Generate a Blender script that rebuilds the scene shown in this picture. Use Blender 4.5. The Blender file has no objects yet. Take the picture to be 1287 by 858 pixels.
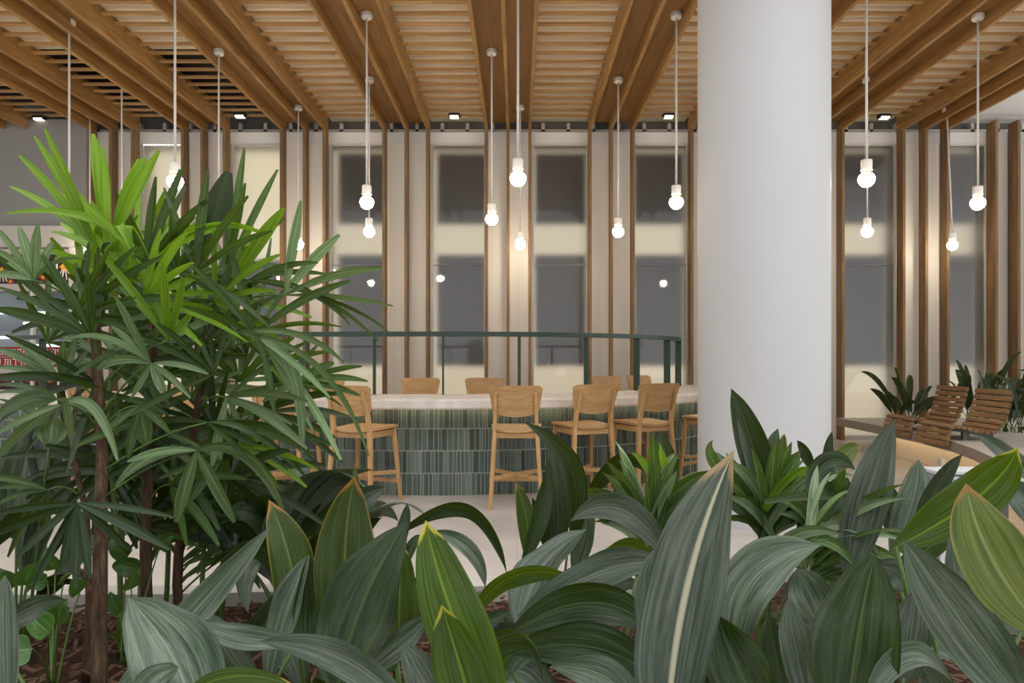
import bpy, math, random
from math import pi, sin, cos, radians
from mathutils import Vector, Matrix
random.seed(7)
S = bpy.context.scene
COL = S.collection
EYE = 1.26
FPX = 900.0

def P(px, py, D):
    """a point of the place seen at pixel (px, py), D metres in front of the camera"""
    return Vector(((px - 650.0) / FPX * D, D, EYE + (450.0 - py) / FPX * D))

# ------------------------------------------------------------------ mesh builder
class MB:
    def __init__(s):
        s.v = []; s.f = []; s.uv = []; s.mi = []; s.col = []
    def vert(s, p):
        s.v.append((p[0], p[1], p[2])); return len(s.v) - 1
    def face(s, idx, uv=None, mi=0, col=0.5):
        s.f.append(tuple(idx)); s.uv.append(uv or [(0, 0)] * len(idx)); s.mi.append(mi); s.col.append(col)
    def quad(s, a, b, c, d, mi=0, col=0.5):
        i = [s.vert(p) for p in (a, b, c, d)]; s.face(i, [(0, 0), (1, 0), (1, 1), (0, 1)], mi, col)
    def hexa(s, p, mi=0, col=0.5):
        """8 corners: bottom ring 0-3, top ring 4-7"""
        b = [s.vert(q) for q in p]
        for q in ((3, 2, 1, 0), (4, 5, 6, 7), (0, 1, 5, 4), (1, 2, 6, 5), (2, 3, 7, 6), (3, 0, 4, 7)):
            s.face([b[k] for k in q], [(0, 0), (1, 0), (1, 1), (0, 1)], mi, col)
    def box(s, x0, x1, y0, y1, z0, z1, mi=0, col=0.5):
        s.hexa([(x0, y0, z0), (x1, y0, z0), (x1, y1, z0), (x0, y1, z0), (x0, y0, z1), (x1, y0, z1), (x1, y1, z1), (x0, y1, z1)], mi, col)
    def bar(s, a, b, w, t, up=(0, 0, 1), w2=None, t2=None, mi=0):
        """rectangular bar a->b; w across (side), t along up"""
        a = Vector(a); b = Vector(b); d = (b - a).normalized(); up = Vector(up)
        side = d.cross(up)
        if side.length < 1e-5: side = d.cross(Vector((1, 0, 0)))
        side.normalize(); u = side.cross(d).normalized()
        w2 = w if w2 is None else w2; t2 = t if t2 is None else t2
        ring = lambda c, ww, tt: [c - side * ww / 2 - u * tt / 2, c + side * ww / 2 - u * tt / 2, c + side * ww / 2 + u * tt / 2, c - side * ww / 2 + u * tt / 2]
        s.hexa(ring(a, w, t) + ring(b, w2, t2), mi)
    def tube(s, pts, r, n=8, mi=0, caps=True):
        pts = [Vector(p) for p in pts]; rings = []
        m = len(pts)
        rr = r if isinstance(r, (list, tuple)) else [r] * m
        prev = None
        for i, p in enumerate(pts):
            d = (pts[min(i + 1, m - 1)] - pts[max(i - 1, 0)]).normalized()
            if prev is None:
                a = d.cross(Vector((0.31, 0.2, 0.93)))
                if a.length < 1e-4: a = d.cross(Vector((1, 0, 0)))
            else:
                a = prev - d * prev.dot(d)
            a.normalize(); prev = a; b = d.cross(a)
            rings.append([s.vert(p + (a * cos(2 * pi * k / n) + b * sin(2 * pi * k / n)) * rr[i]) for k in range(n)])
        for i in range(m - 1):
            for k in range(n):
                k2 = (k + 1) % n
                s.face([rings[i][k], rings[i][k2], rings[i + 1][k2], rings[i + 1][k]], [(k / n, i / m), ((k + 1) / n, i / m), ((k + 1) / n, (i + 1) / m), (k / n, (i + 1) / m)], mi)
        if caps:
            s.face(rings[0][::-1], None, mi); s.face(rings[-1], None, mi)
    def lathe(s, prof, c, n=20, mi=0):
        """prof: list of (r, z) relative to c"""
        c = Vector(c); rings = []
        for r, z in prof:
            if r < 1e-6: rings.append([s.vert(c + Vector((0, 0, z)))])
            else: rings.append([s.vert(c + Vector((r * cos(2 * pi * k / n), r * sin(2 * pi * k / n), z))) for k in range(n)])
        for i in range(len(prof) - 1):
            A, B = rings[i], rings[i + 1]
            for k in range(n):
                k2 = (k + 1) % n
                if len(A) == 1 and len(B) == 1: continue
                if len(A) == 1: s.face([A[0], B[k2], B[k]], None, mi)
                elif len(B) == 1: s.face([A[k], A[k2], B[0]], None, mi)
                else: s.face([A[k], A[k2], B[k2], B[k]], None, mi)
    def grid(s, rows, mi=0, col=0.5, closed=False):
        """rows: list of rows of points -> quad sheet with uv (u across, v along)"""
        n = len(rows); m = len(rows[0])
        ids = [[s.vert(p) for p in r] for r in rows]
        for i in range(n - 1):
            for j in range(m - 1):
                s.face([ids[i][j], ids[i][j + 1], ids[i + 1][j + 1], ids[i + 1][j]],
                       [(j / (m - 1), i / (n - 1)), ((j + 1) / (m - 1), i / (n - 1)), ((j + 1) / (m - 1), (i + 1) / (n - 1)), (j / (m - 1), (i + 1) / (n - 1))], mi, col)
        return ids
    def build(s, name, mats, parent=None, loc=None, smooth=False, bevel=0.0, recalc=True):
        """link as ONE mesh object; vertices are given in world space unless the parent has a location"""
        off = Vector(parent.location) if parent is not None else Vector((0, 0, 0))
        if parent is not None and parent.parent is not None: off = off + Vector(parent.parent.location)
        if loc is not None: off = Vector(loc)
        me = bpy.data.meshes.new(name)
        me.from_pydata([(p[0] - off[0], p[1] - off[1], p[2] - off[2]) for p in s.v], [], s.f)
        ul = me.uv_layers.new(name='UVMap')
        flat = []
        for u in s.uv:
            for q in u: flat += [q[0], q[1]]
        ul.data.foreach_set('uv', flat)
        at = me.attributes.new('tint', 'FLOAT', 'FACE'); at.data.foreach_set('value', s.col)
        if not isinstance(mats, (list, tuple)): mats = [mats]
        for m in mats: me.materials.append(m)
        me.polygons.foreach_set('material_index', s.mi)
        if recalc:
            import bmesh
            bm = bmesh.new(); bm.from_mesh(me); bmesh.ops.recalc_face_normals(bm, faces=bm.faces); bm.to_mesh(me); bm.free()
        if smooth: me.polygons.foreach_set('use_smooth', [True] * len(me.polygons))
        me.update()
        o = bpy.data.objects.new(name, me); COL.objects.link(o)
        if parent is not None: o.parent = parent
        elif loc is not None: o.location = loc
        if bevel > 0:
            b = o.modifiers.new('soft_edge', 'BEVEL'); b.width = bevel; b.segments = 2; b.limit_method = 'ANGLE'; b.angle_limit = radians(40)
        return o

def tag(o, label=None, cat=None, group=None, kind=None):
    if label: o['label'] = label
    if cat: o['category'] = cat
    if group: o['group'] = group
    if kind: o['kind'] = kind
    return o
def empty(name, loc, label, cat, group=None):
    o = bpy.data.objects.new(name, None); COL.objects.link(o); o.location = loc; o.empty_display_size = 0.1
    return tag(o, label, cat, group)
def children(o): return [c for c in bpy.data.objects if c.parent == o]
def copy_tree(o, parent=None):
    c = o.copy(); COL.objects.link(c)
    if parent is not None: c.parent = parent
    for k in children(o): copy_tree(k, c)
    return c

# ------------------------------------------------------------------ materials
def srgb(r, g, b):
    f = lambda c: c / 255 / 12.92 if c / 255 <= 0.04045 else ((c / 255 + 0.055) / 1.055) ** 2.4
    return (f(r), f(g), f(b), 1.0)
class NT:
    def __init__(s, name):
        s.m = bpy.data.materials.new(name); s.m.use_nodes = True
        s.t = s.m.node_tree; s.t.nodes.clear()
        s.out = s.n('ShaderNodeOutputMaterial')
    def n(s, typ, **kw):
        x = s.t.nodes.new(typ)
        for k, v in kw.items():
            if k in ('operation', 'data_type', 'blend_type', 'distribution', 'attribute_name', 'noise_dimensions', 'wave_type', 'bands_direction', 'feature', 'gradient_type', 'attribute_type', 'offset', 'clamp_factor', 'wave_profile'): setattr(x, k, v)
            else: x.inputs[k].default_value = v
        return x
    def l(s, a, b): s.t.links.new(a, b)
    def ramp(s, fac, stops, interp='LINEAR'):
        r = s.n('ShaderNodeValToRGB'); r.color_ramp.interpolation = interp
        e = r.color_ramp.elements
        e[0].position, e[0].color = stops[0]; e[1].position, e[1].color = stops[-1]
        for p, c in stops[1:-1]:
            k = e.new(p); k.color = c
        s.l(fac, r.inputs[0]); return r.outputs[0]
    def mix(s, fac, a, b, blend='MIX'):
        x = s.n('ShaderNodeMix', data_type='RGBA', blend_type=blend)
        for sock, val in ((x.inputs[0], fac), (x.inputs[6], a), (x.inputs[7], b)):
            if isinstance(val, (int, float)): sock.default_value = val
            elif isinstance(val, tuple): sock.default_value = val
            else: s.l(val, sock)
        return x.outputs[2]
    def math(s, op, a, b=0.0):
        x = s.n('ShaderNodeMath', operation=op)
        for i, v in enumerate((a, b)):
            if isinstance(v, (int, float)): x.inputs[i].default_value = v
            else: s.l(v, x.inputs[i])
        return x.outputs[0]
    def objco(s, scale, rnd=0.0):
        tc = s.n('ShaderNodeTexCoord'); mp = s.n('ShaderNodeMapping'); mp.inputs['Scale'].default_value = scale
        s.l(tc.outputs['Object'], mp.inputs['Vector'])
        if rnd:
            oi = s.n('ShaderNodeObjectInfo'); k = s.math('MULTIPLY', oi.outputs['Random'], rnd)
            cx = s.n('ShaderNodeCombineXYZ'); s.l(k, cx.inputs[0]); s.l(k, cx.inputs[1]); s.l(k, cx.inputs[2]); s.l(cx.outputs[0], mp.inputs['Location'])
        return mp.outputs[0]
    def noise(s, vec, scale=5.0, detail=3.0, rough=0.5, dist=0.0):
        x = s.n('ShaderNodeTexNoise', Scale=scale, Detail=detail, Roughness=rough, Distortion=dist)
        if vec is not None: s.l(vec, x.inputs['Vector'])
        return x.outputs['Fac']
    def bsdf(s, color, rough=0.5, spec=0.5, **kw):
        b = s.n('ShaderNodeBsdfPrincipled')
        for sock, val in ((b.inputs['Base Color'], color), (b.inputs['Roughness'], rough), (b.inputs['Specular IOR Level'], spec)):
            if isinstance(val, (int, float)) or isinstance(val, tuple): sock.default_value = val
            else: s.l(val, sock)
        for k, v in kw.items(): b.inputs[k].default_value = v
        return b
    def bump(s, b, h, strength=0.3, dist=0.01):
        x = s.n('ShaderNodeBump', Strength=strength, Distance=dist); s.l(h, x.inputs['Height']); s.l(x.outputs[0], b.inputs['Normal'])
    def done(s, sh):
        s.l(sh, s.out.inputs['Surface']); return s.m

def plain(name, c, rough=0.5, spec=0.4, metal=0.0, var=0.0, vscale=4.0):
    t = NT(name); col = srgb(*c)
    if var:
        n = t.noise(t.objco((1, 1, 1), 5.0), vscale, 4.0)
        d = tuple(x * (1 - var) for x in col[:3]) + (1,); u = tuple(min(1, x * (1 + var)) for x in col[:3]) + (1,)
        col = t.ramp(n, [(0.3, d), (0.7, u)])
    b = t.bsdf(col, rough, spec, Metallic=metal)
    return t.done(b.outputs[0])
def wood(name, dark, mid, light, axis='X', rough=0.5, scale=1.0, knots=True, spec=0.3):
    t = NT(name)
    sc = {'X': (0.55, 9, 9), 'Y': (9, 0.55, 9), 'Z': (9, 9, 0.55)}[axis]
    v = t.objco(tuple(q * scale for q in sc), 17.0)
    g = t.noise(v, 2.2, 5.0, 0.62, 0.9)
    fine = t.noise(v, 13.0, 3.0, 0.6, 0.2)
    f = t.math('ADD', t.math('MULTIPLY', g, 0.75), t.math('MULTIPLY', fine, 0.25))
    col = t.ramp(f, [(0.30, srgb(*dark)), (0.5, srgb(*mid)), (0.68, srgb(*light))])
    oi = t.n('ShaderNodeObjectInfo')
    hv = t.n('ShaderNodeHueSaturation'); t.l(col, hv.inputs['Color'])
    t.l(t.math('ADD', t.math('MULTIPLY', oi.outputs['Random'], 0.22), 0.89), hv.inputs['Value'])
    b = t.bsdf(hv.outputs[0], rough, spec)
    t.bump(b, fine, 0.12, 0.004)
    return t.done(b.outputs[0])
def emit(name, c, strength):
    t = NT(name); e = t.n('ShaderNodeEmission', Strength=strength); e.inputs['Color'].default_value = srgb(*c)
    return t.done(e.outputs[0])

def leafmat(name, dark, mid, light, rib=None, edge=None, rough=0.42, dust=0.3, transl=0.22, stripes=26.0, tip=None, ribw=0.02, dust_sheen_c=(148, 155, 138), tipstart=0.86, spec=0.38):
    t = NT(name)
    uv = t.n('ShaderNodeUVMap')
    sx = t.n('ShaderNodeSeparateXYZ'); t.l(uv.outputs[0], sx.inputs[0]); u, v = sx.outputs[0], sx.outputs[1]
    oi = t.n('ShaderNodeObjectInfo')
    cx = t.n('ShaderNodeCombineXYZ')
    t.l(t.math('MULTIPLY', u, stripes), cx.inputs[0]); t.l(t.math('MULTIPLY', v, 1.6), cx.inputs[1]); t.l(t.math('MULTIPLY', oi.outputs['Random'], 60.0), cx.inputs[2])
    st = t.noise(cx.outputs[0], 1.0, 3.0, 0.6, 0.15)
    col = t.ramp(st, [(0.28, srgb(*dark)), (0.5, srgb(*mid)), (0.76, srgb(*light))])
    # streaks of dust and painted grey sheen along the blade, and small worn specks
    c2 = t.n('ShaderNodeCombineXYZ')
    t.l(t.math('MULTIPLY', u, stripes * 0.42), c2.inputs[0]); t.l(t.math('MULTIPLY', v, 2.6), c2.inputs[1]); t.l(t.math('MULTIPLY', oi.outputs['Random'], 91.0), c2.inputs[2])
    big = t.noise(c2.outputs[0], 0.8, 6.0, 0.72, 0.3)
    dm = t.ramp(big, [(0.46, (0, 0, 0, 1)), (0.68, (dust, dust, dust, 1))])
    col = t.mix(dm, col, srgb(*dust_sheen_c))
    dk = t.ramp(big, [(0.3, (0.6,) * 3 + (1,)), (0.45, (0, 0, 0, 1))])
    col = t.mix(dk, col, srgb(*dark))
    d = t.math('ABSOLUTE', t.math('SUBTRACT', u, 0.5))
    if rib:
        m = t.ramp(d, [(0.0, (0.85,) * 3 + (1,)), (ribw, (0.6,) * 3 + (1,)), (ribw * 1.7, (0, 0, 0, 1))])
        col = t.mix(m, col, srgb(*rib))
    if edge:
        m = t.ramp(t.math('ADD', t.math('ADD', d, t.math('MULTIPLY', st, 0.05)), t.math('MULTIPLY', v, 0.05)), [(0.525, (0, 0, 0, 1)), (0.565, (0.9,) * 3 + (1,))])
        col = t.mix(m, col, srgb(*edge))
    if tip:
        nn = t.noise(cx.outputs[0], 2.0, 3.0)
        tv = t.math('ADD', v, t.math('ADD', t.math('MULTIPLY', d, 0.22), t.math('MULTIPLY', t.math('SUBTRACT', nn, 0.5), 0.12)))
        m = t.ramp(tv, [(tipstart, (0, 0, 0, 1)), (tipstart + 0.1, (0.9,) * 3 + (1,))])
        col = t.mix(m, col, srgb(*tip))
    hv = t.n('ShaderNodeHueSaturation'); t.l(col, hv.inputs['Color'])
    t.l(t.math('ADD', t.math('MULTIPLY', oi.outputs['Random'], 0.5), 0.5), hv.inputs['Value'])
    b = t.bsdf(hv.outputs[0], rough, spec)
    t.bump(b, st, 0.35, 0.004)
    tr = t.n('ShaderNodeBsdfTranslucent')
    warm = t.mix(0.3, hv.outputs[0], (0.30, 0.42, 0.02, 1)); t.l(warm, tr.inputs['Color'])
    mx = t.n('ShaderNodeMixShader', Fac=transl); t.l(b.outputs[0], mx.inputs[1]); t.l(tr.outputs[0], mx.inputs[2])
    return t.done(mx.outputs[0])
M = {}
M['beam'] = wood('beam_timber', (112, 80, 42), (150, 112, 64), (176, 138, 88), 'Y', 0.55)
M['panel_wood'] = wood('soffit_timber', (116, 84, 44), (142, 106, 60), (158, 120, 72), 'Y', 0.6, 0.7)
M['slat'] = wood('slat_timber', (140, 106, 64), (172, 134, 86), (200, 164, 114), 'X', 0.6)
M['fin'] = wood('fin_timber', (94, 70, 44), (124, 96, 64), (148, 118, 82), 'Z', 0.55)
M['oak'] = wood('oak', (164, 124, 80), (186, 146, 98), (202, 164, 116), 'Z', 0.42, 2.2)
M['oakx'] = wood('oak_veneer', (158, 120, 76), (180, 142, 96), (198, 160, 114), 'X', 0.42, 1.6)
M['bench_wood'] = wood('bench_timber', (104, 78, 52), (136, 106, 74), (162, 130, 94), 'Y', 0.6, 1.5)
M['cream_ceiling'] = plain('cream_ceiling_board', (240, 228, 204), 0.8, 0.2, var=0.04, vscale=2)
M['dark_ceiling'] = plain('dark_ceiling_board', (62, 56, 50), 0.9, 0.1)
M['white'] = plain('white_paint', (196, 196, 197), 0.55, 0.3, var=0.015, vscale=1.5)
M['white_ceiling'] = plain('white_ceiling_paint', (226, 226, 226), 0.8, 0.2)
M['header'] = plain('header_paint', (222, 220, 215), 0.5, 0.3)
M['steel_dark'] = plain('dark_steel', (112, 110, 106), 0.5, 0.4, 0.4)
M['alu'] = plain('pale_aluminium', (206, 202, 194), 0.4, 0.5, 0.3)
M['lamp_white'] = plain('lamp_white', (228, 226, 222), 0.4, 0.4)
M['cord'] = plain('white_cord', (214, 212, 208), 0.6, 0.3)
M['green_steel'] = plain('green_steel', (40, 62, 52), 0.45, 0.5)
M['grout'] = plain('grout', (176, 180, 172), 0.9, 0.1)
M['black'] = plain('black_plastic', (30, 29, 28), 0.5, 0.4)
M['board'] = plain('grey_board', (108, 108, 111), 0.7, 0.3)
M['soil'] = plain('soil', (58, 42, 32), 0.95, 0.1, var=0.4, vscale=30)
M['bark'] = plain('bark_chip', (88, 66, 52), 0.9, 0.1, var=0.4, vscale=40)
M['concrete'] = plain('pale_concrete', (178, 172, 164), 0.75, 0.3, var=0.06, vscale=9)
M['concrete_edge'] = plain('brown_concrete_edge', (150, 140, 130), 0.8, 0.2, var=0.06, vscale=9)
M['bench_base'] = plain('bench_base', (232, 218, 194), 0.7, 0.2)
M['shop_wall'] = plain('shop_fascia_glass', (134, 132, 128), 0.35, 0.5)
M['shop_white'] = plain('shop_white', (190, 182, 174), 0.5, 0.4)
M['shop_dark'] = plain('shop_dark', (64, 66, 68), 0.35, 0.5)
M['fridge'] = plain('fridge_steel', (120, 122, 126), 0.3, 0.5, 0.6)
M['menu_brown'] = plain('menu_brown', (52, 34, 28), 0.5, 0.3)
M['red'] = plain('menu_red', (168, 46, 40), 0.5, 0.3)
M['yellow'] = plain('menu_yellow', (226, 166, 40), 0.5, 0.3)
M['print_white'] = plain('print_white', (232, 226, 216), 0.5, 0.3)
M['sign_red'] = plain('sign_red', (150, 32, 38), 0.5, 0.3)
M['box_grey'] = plain('box_grey', (196, 196, 198), 0.5, 0.4)
M['box_side'] = plain('box_side', (124, 126, 140), 0.5, 0.4)
M['box_dark'] = plain('box_dark', (82, 80, 80), 0.5, 0.4)
M['print_grey'] = plain('print_grey', (124, 126, 130), 0.5, 0.3)
M['bulb'] = emit('bulb_glow', (255, 238, 214), 78.0)
M['neck'] = emit('bulb_neck_glow', (255, 190, 110), 2.2)
M['led'] = emit('led_strip', (255, 224, 182), 6.0)
M['downled'] = emit('downlight_glow', (255, 246, 230), 2.0)
M['tube'] = emit('tube_glow', (236, 242, 255), 3.0)
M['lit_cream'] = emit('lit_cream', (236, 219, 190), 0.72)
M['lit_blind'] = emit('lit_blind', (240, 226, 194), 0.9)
M['led_dot'] = emit('led_dot', (255, 252, 240), 3.0)

# frosted panels between the fins
def frosted_panel():
    t = NT('frosted_panel')
    n = t.noise(t.objco((7, 7, 0.15), 3.0), 1.0, 2.0)
    c = t.ramp(n, [(0.3, srgb(220, 215, 205)), (0.7, srgb(236, 231, 222))])
    return t.done(t.bsdf(c, 0.42, 0.35).outputs[0])
M['frosted'] = frosted_panel()
def frosted_glass():
    t = NT('frosted_glass')
    r = t.n('ShaderNodeBsdfRefraction', Roughness=0.52, IOR=1.45); r.inputs['Color'].default_value = (0.94, 0.94, 0.93, 1)
    g = t.n('ShaderNodeBsdfGlossy', Roughness=0.03)
    fr = t.n('ShaderNodeFresnel', IOR=1.5)
    m = t.n('ShaderNodeMixShader'); t.l(t.math('ADD', fr.outputs[0], 0.02), m.inputs[0]); t.l(r.outputs[0], m.inputs[1]); t.l(g.outputs[0], m.inputs[2])
    return t.done(m.outputs[0])
M['glass'] = frosted_glass()
def clear_glass():
    t = NT('clear_glass')
    r = t.n('ShaderNodeBsdfTransparent'); r.inputs['Color'].default_value = (0.9, 0.93, 0.92, 1)
    g = t.n('ShaderNodeBsdfGlossy', Roughness=0.02)
    fr = t.n('ShaderNodeFresnel', IOR=1.45)
    m = t.n('ShaderNodeMixShader'); t.l(fr.outputs[0], m.inputs[0]); t.l(r.outputs[0], m.inputs[1]); t.l(g.outputs[0], m.inputs[2])
    return t.done(m.outputs[0])
M['clear'] = clear_glass()
def floor_mat():
    t = NT('floor_stone')
    v = t.objco((1, 1, 1))
    n = t.noise(v, 1.6, 6.0, 0.6); f = t.noise(v, 40.0, 3.0, 0.6)
    c = t.ramp(t.math('ADD', t.math('MULTIPLY', n, 0.7), t.math('MULTIPLY', f, 0.3)), [(0.35, srgb(166, 158, 151)), (0.65, srgb(194, 187, 180))])
    br = t.n('ShaderNodeTexBrick', Scale=1.0, offset=0.0)
    br.inputs['Mortar Size'].default_value = 0.003; br.inputs['Brick Width'].default_value = 1.2; br.inputs['Row Height'].default_value = 1.2
    t.l(v, br.inputs['Vector'])
    br.inputs['Color1'].default_value = (0, 0, 0, 1); br.inputs['Color2'].default_value = (0, 0, 0, 1); br.inputs['Mortar'].default_value = (1, 1, 1, 1)
    c = t.mix(t.math('MULTIPLY', br.outputs['Color'], 0.35), c, srgb(120, 112, 106))
    b = t.bsdf(c, 0.45, 0.4); t.bump(b, f, 0.05, 0.003)
    return t.done(b.outputs[0])
M['floor'] = floor_mat()
def terrazzo():
    t = NT('terrazzo')
    v = t.objco((1, 1, 1))
    vo = t.n('ShaderNodeTexVoronoi', Scale=46.0); t.l(v, vo.inputs['Vector'])
    big = t.noise(v, 7.0, 4.0, 0.6)
    c = t.ramp(big, [(0.35, srgb(206, 197, 187)), (0.65, srgb(226, 219, 210))])
    ch = t.ramp(vo.outputs['Distance'], [(0.10, (0.75,) * 3 + (1,)), (0.2, (0, 0, 0, 1))])
    c = t.mix(ch, c, srgb(160, 148, 138))
    return t.done(t.bsdf(c, 0.4, 0.4).outputs[0])
M['terrazzo'] = terrazzo()
def tile():
    t = NT('glazed_tile')
    a = t.n('ShaderNodeAttribute', attribute_name='tint')
    v = t.objco((30, 30, 2.0)); n = t.noise(v, 1.2, 3.0)
    f = t.math('ADD', t.math('MULTIPLY', a.outputs['Fac'], 0.75), t.math('MULTIPLY', n, 0.25))
    c = t.ramp(f, [(0.05, srgb(52, 64, 58)), (0.45, srgb(74, 90, 82)), (0.75, srgb(94, 110, 101)), (1.0, srgb(122, 136, 126))])
    b = t.bsdf(c, 0.16, 0.55); t.bump(b, n, 0.2, 0.006)
    return t.done(b.outputs[0])
M['tile'] = tile()
def trunk():
    t = NT('palm_fibre')
    n = t.noise(t.objco((60, 60, 10), 5.0), 1.0, 5.0, 0.7)
    c = t.ramp(n, [(0.3, srgb(44, 33, 25)), (0.55, srgb(84, 66, 50)), (0.75, srgb(128, 106, 82))])
    b = t.bsdf(c, 0.85, 0.2); t.bump(b, n, 0.6, 0.01)
    return t.done(b.outputs[0])
M['trunk'] = trunk()
# leaves
M['asp_dark'] = leafmat('aspidistra_dark', (18, 36, 10), (32, 54, 18), (58, 82, 36), rib=(76, 100, 50), spec=0.28, rough=0.34, dust=0.14, transl=0.15, ribw=0.012)
M['asp_grey'] = leafmat('aspidistra_grey_sheen', (34, 50, 36), (66, 84, 66), (112, 126, 108), rib=(118, 134, 110), rough=0.34, dust=0.4, transl=0.12, ribw=0.012)  # grey sheen of glossy blades put into the colour, besides dust
M['asp_rib'] = leafmat('aspidistra_pale_rib', (40, 54, 42), (66, 82, 68), (102, 116, 102), rib=(222, 216, 184), rough=0.32, dust=0.45, transl=0.1, ribw=0.03, tip=(190, 160, 110), tipstart=0.95)
M['asp_bright'] = leafmat('aspidistra_bright', (34, 56, 3), (54, 80, 5), (82, 110, 14), rib=(118, 144, 40), spec=0.22, rough=0.38, dust=0.12, transl=0.32, ribw=0.02, tip=(196, 186, 70), tipstart=0.97)  # yellow-green leaves, with light from above put into the colour
M['asp_edge'] = leafmat('aspidistra_yellow_edge', (34, 54, 8), (54, 78, 12), (84, 106, 26), rib=(120, 136, 60), spec=0.25, edge=(196, 160, 56), rough=0.38, dust=0.12, transl=0.25, tip=(186, 130, 62), ribw=0.018, tipstart=0.96)
M['asp_tip'] = leafmat('aspidistra_burnt_tip', (70, 92, 30), (104, 124, 46), (146, 158, 74), rib=(160, 170, 100), edge=(200, 160, 90), rough=0.38, dust=0.12, transl=0.25, tip=(186, 132, 74), tipstart=0.93)
M['palm_bright'] = leafmat('palm_bright', (92, 138, 14), (130, 176, 30), (168, 206, 64), rib=(160, 196, 80), rough=0.4, dust=0.05, transl=0.38, stripes=8.0)  # top fans: the light falling on them is in the colour
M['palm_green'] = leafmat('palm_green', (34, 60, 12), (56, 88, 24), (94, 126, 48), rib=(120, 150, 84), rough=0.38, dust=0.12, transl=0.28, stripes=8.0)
M['palm_pale'] = leafmat('palm_pale', (60, 88, 42), (92, 122, 70), (142, 166, 114), rib=(156, 176, 124), rough=0.4, dust=0.3, transl=0.2, stripes=9.0)  # pale fans, light from above painted into the colour
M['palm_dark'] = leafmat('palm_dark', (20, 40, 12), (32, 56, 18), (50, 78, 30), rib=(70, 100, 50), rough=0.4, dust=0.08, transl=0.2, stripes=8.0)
M['strap'] = leafmat('strap_leaf', (44, 76, 24), (74, 108, 40), (118, 144, 74), rib=(170, 180, 120), rough=0.38, dust=0.15, transl=0.25, stripes=8.0, tip=(120, 84, 40), tipstart=0.97)
M['strap_pale'] = leafmat('strap_leaf_pale', (84, 112, 74), (120, 144, 104), (160, 178, 140), rib=(190, 200, 160), rough=0.38, dust=0.25, transl=0.2, stripes=8.0)
M['heart'] = leafmat('heart_leaf', (46, 84, 34), (70, 112, 50), (100, 140, 76), rib=(130, 160, 100), rough=0.3, dust=0.1, transl=0.25, stripes=6.0)
M['stem'] = plain('leaf_stem', (74, 98, 44), 0.5, 0.3, var=0.15, vscale=20)
# ------------------------------------------------------------------ the room
def XA(px, D): return (px - 650.0) / FPX * D
def ZA(py, D): return EYE + (450.0 - py) / FPX * D
DW = 11.0                                   # front edge of the timber fins
BEAM_Z = EYE + 3.52
SLAT_Z = EYE + 3.71
struct_n = {'trim': 0, 'window': 0}
def struct(name, mb, mat, parent=None, **kw):
    o = mb.build(name, mat, parent, **kw)
    if parent is None: o['kind'] = 'structure'
    return o
def trim(mb, mat, **kw):
    struct_n['trim'] += 1
    return struct('trim_%d' % struct_n['trim'], mb, mat, **kw)

b = MB(); b.box(-13, 13, -4.0, 13, -0.1, 0.0); struct('floor', b, M['floor'])

trios = [(-20, 6, 32), (111, 138.2, 165.8), (229, 253.4, 281.4), (353.2, 382.2, 407), (482, 510, 537), (611, 638.5, 666), (742, 768.7, 796), (870, 897.5, 925), (999, 1028, 1060), (1136.5, 1165, 1192)]
BW = 0.045
Y0 = 4.4
for ti, tr in enumerate(trios):
    xs = [XA(p, DW) for p in tr]
    for x in xs:
        b = MB(); b.box(x - BW / 2, x + BW / 2, Y0, DW + 0.19, BEAM_Z, SLAT_Z + 0.10); trim(b, M['beam'], bevel=0.004)
        if ti > 0:
            b = MB(); b.box(x - BW / 2, x + BW / 2, DW, DW + 0.19, 0.0, BEAM_Z + 0.0); trim(b, M['fin'], bevel=0.004)
    for a, c in ((0, 1), (1, 2)):
        b = MB(); b.box(xs[a] + BW / 2, xs[c] - BW / 2, Y0, DW + 0.19, SLAT_Z - 0.03, SLAT_Z + 0.02); struct('ceiling', b, M['panel_wood'])
for p in (1253, 1281, 1310):
    x = XA(p, DW); b = MB(); b.box(x - BW / 2, x + BW / 2, DW, DW + 0.22, 0.0, ZA(150, DW)); trim(b, M['fin'], bevel=0.004)
# slats and boards of every bay
for ti in range(len(trios) - 1):
    xl = XA(trios[ti][2], DW) + BW / 2; xr = XA(trios[ti + 1][0], DW) - BW / 2
    b = MB(); y = Y0 + 0.05
    while y < DW + 0.12:
        b.box(xl - 0.001, xr + 0.001, y, y + 0.06, SLAT_Z, SLAT_Z + 0.024); y += 0.25
    struct('ceiling', b, M['slat'])
    b = MB()
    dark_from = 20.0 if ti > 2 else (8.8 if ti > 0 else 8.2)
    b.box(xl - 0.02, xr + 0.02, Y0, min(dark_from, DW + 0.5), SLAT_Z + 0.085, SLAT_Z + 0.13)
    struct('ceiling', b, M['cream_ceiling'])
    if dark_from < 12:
        b = MB(); b.box(xl - 0.02, xr + 0.02, dark_from, DW + 0.5, SLAT_Z + 0.30, SLAT_Z + 0.34); struct('ceiling', b, M['dark_ceiling'])  # ceiling is unlit here: its shade is put in as a dark board
# slab over everything, pale ceiling at the right
b = MB(); b.box(-13, XA(1192, DW) + 0.03, Y0, 13, SLAT_Z + 0.36, SLAT_Z + 0.5); struct('ceiling', b, M['dark_ceiling'])
b = MB(); b.box(XA(1192, DW) + BW / 2, 13, Y0, 13, SLAT_Z + 0.06, SLAT_Z + 0.2); struct('ceiling', b, M['white_ceiling'])

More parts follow.
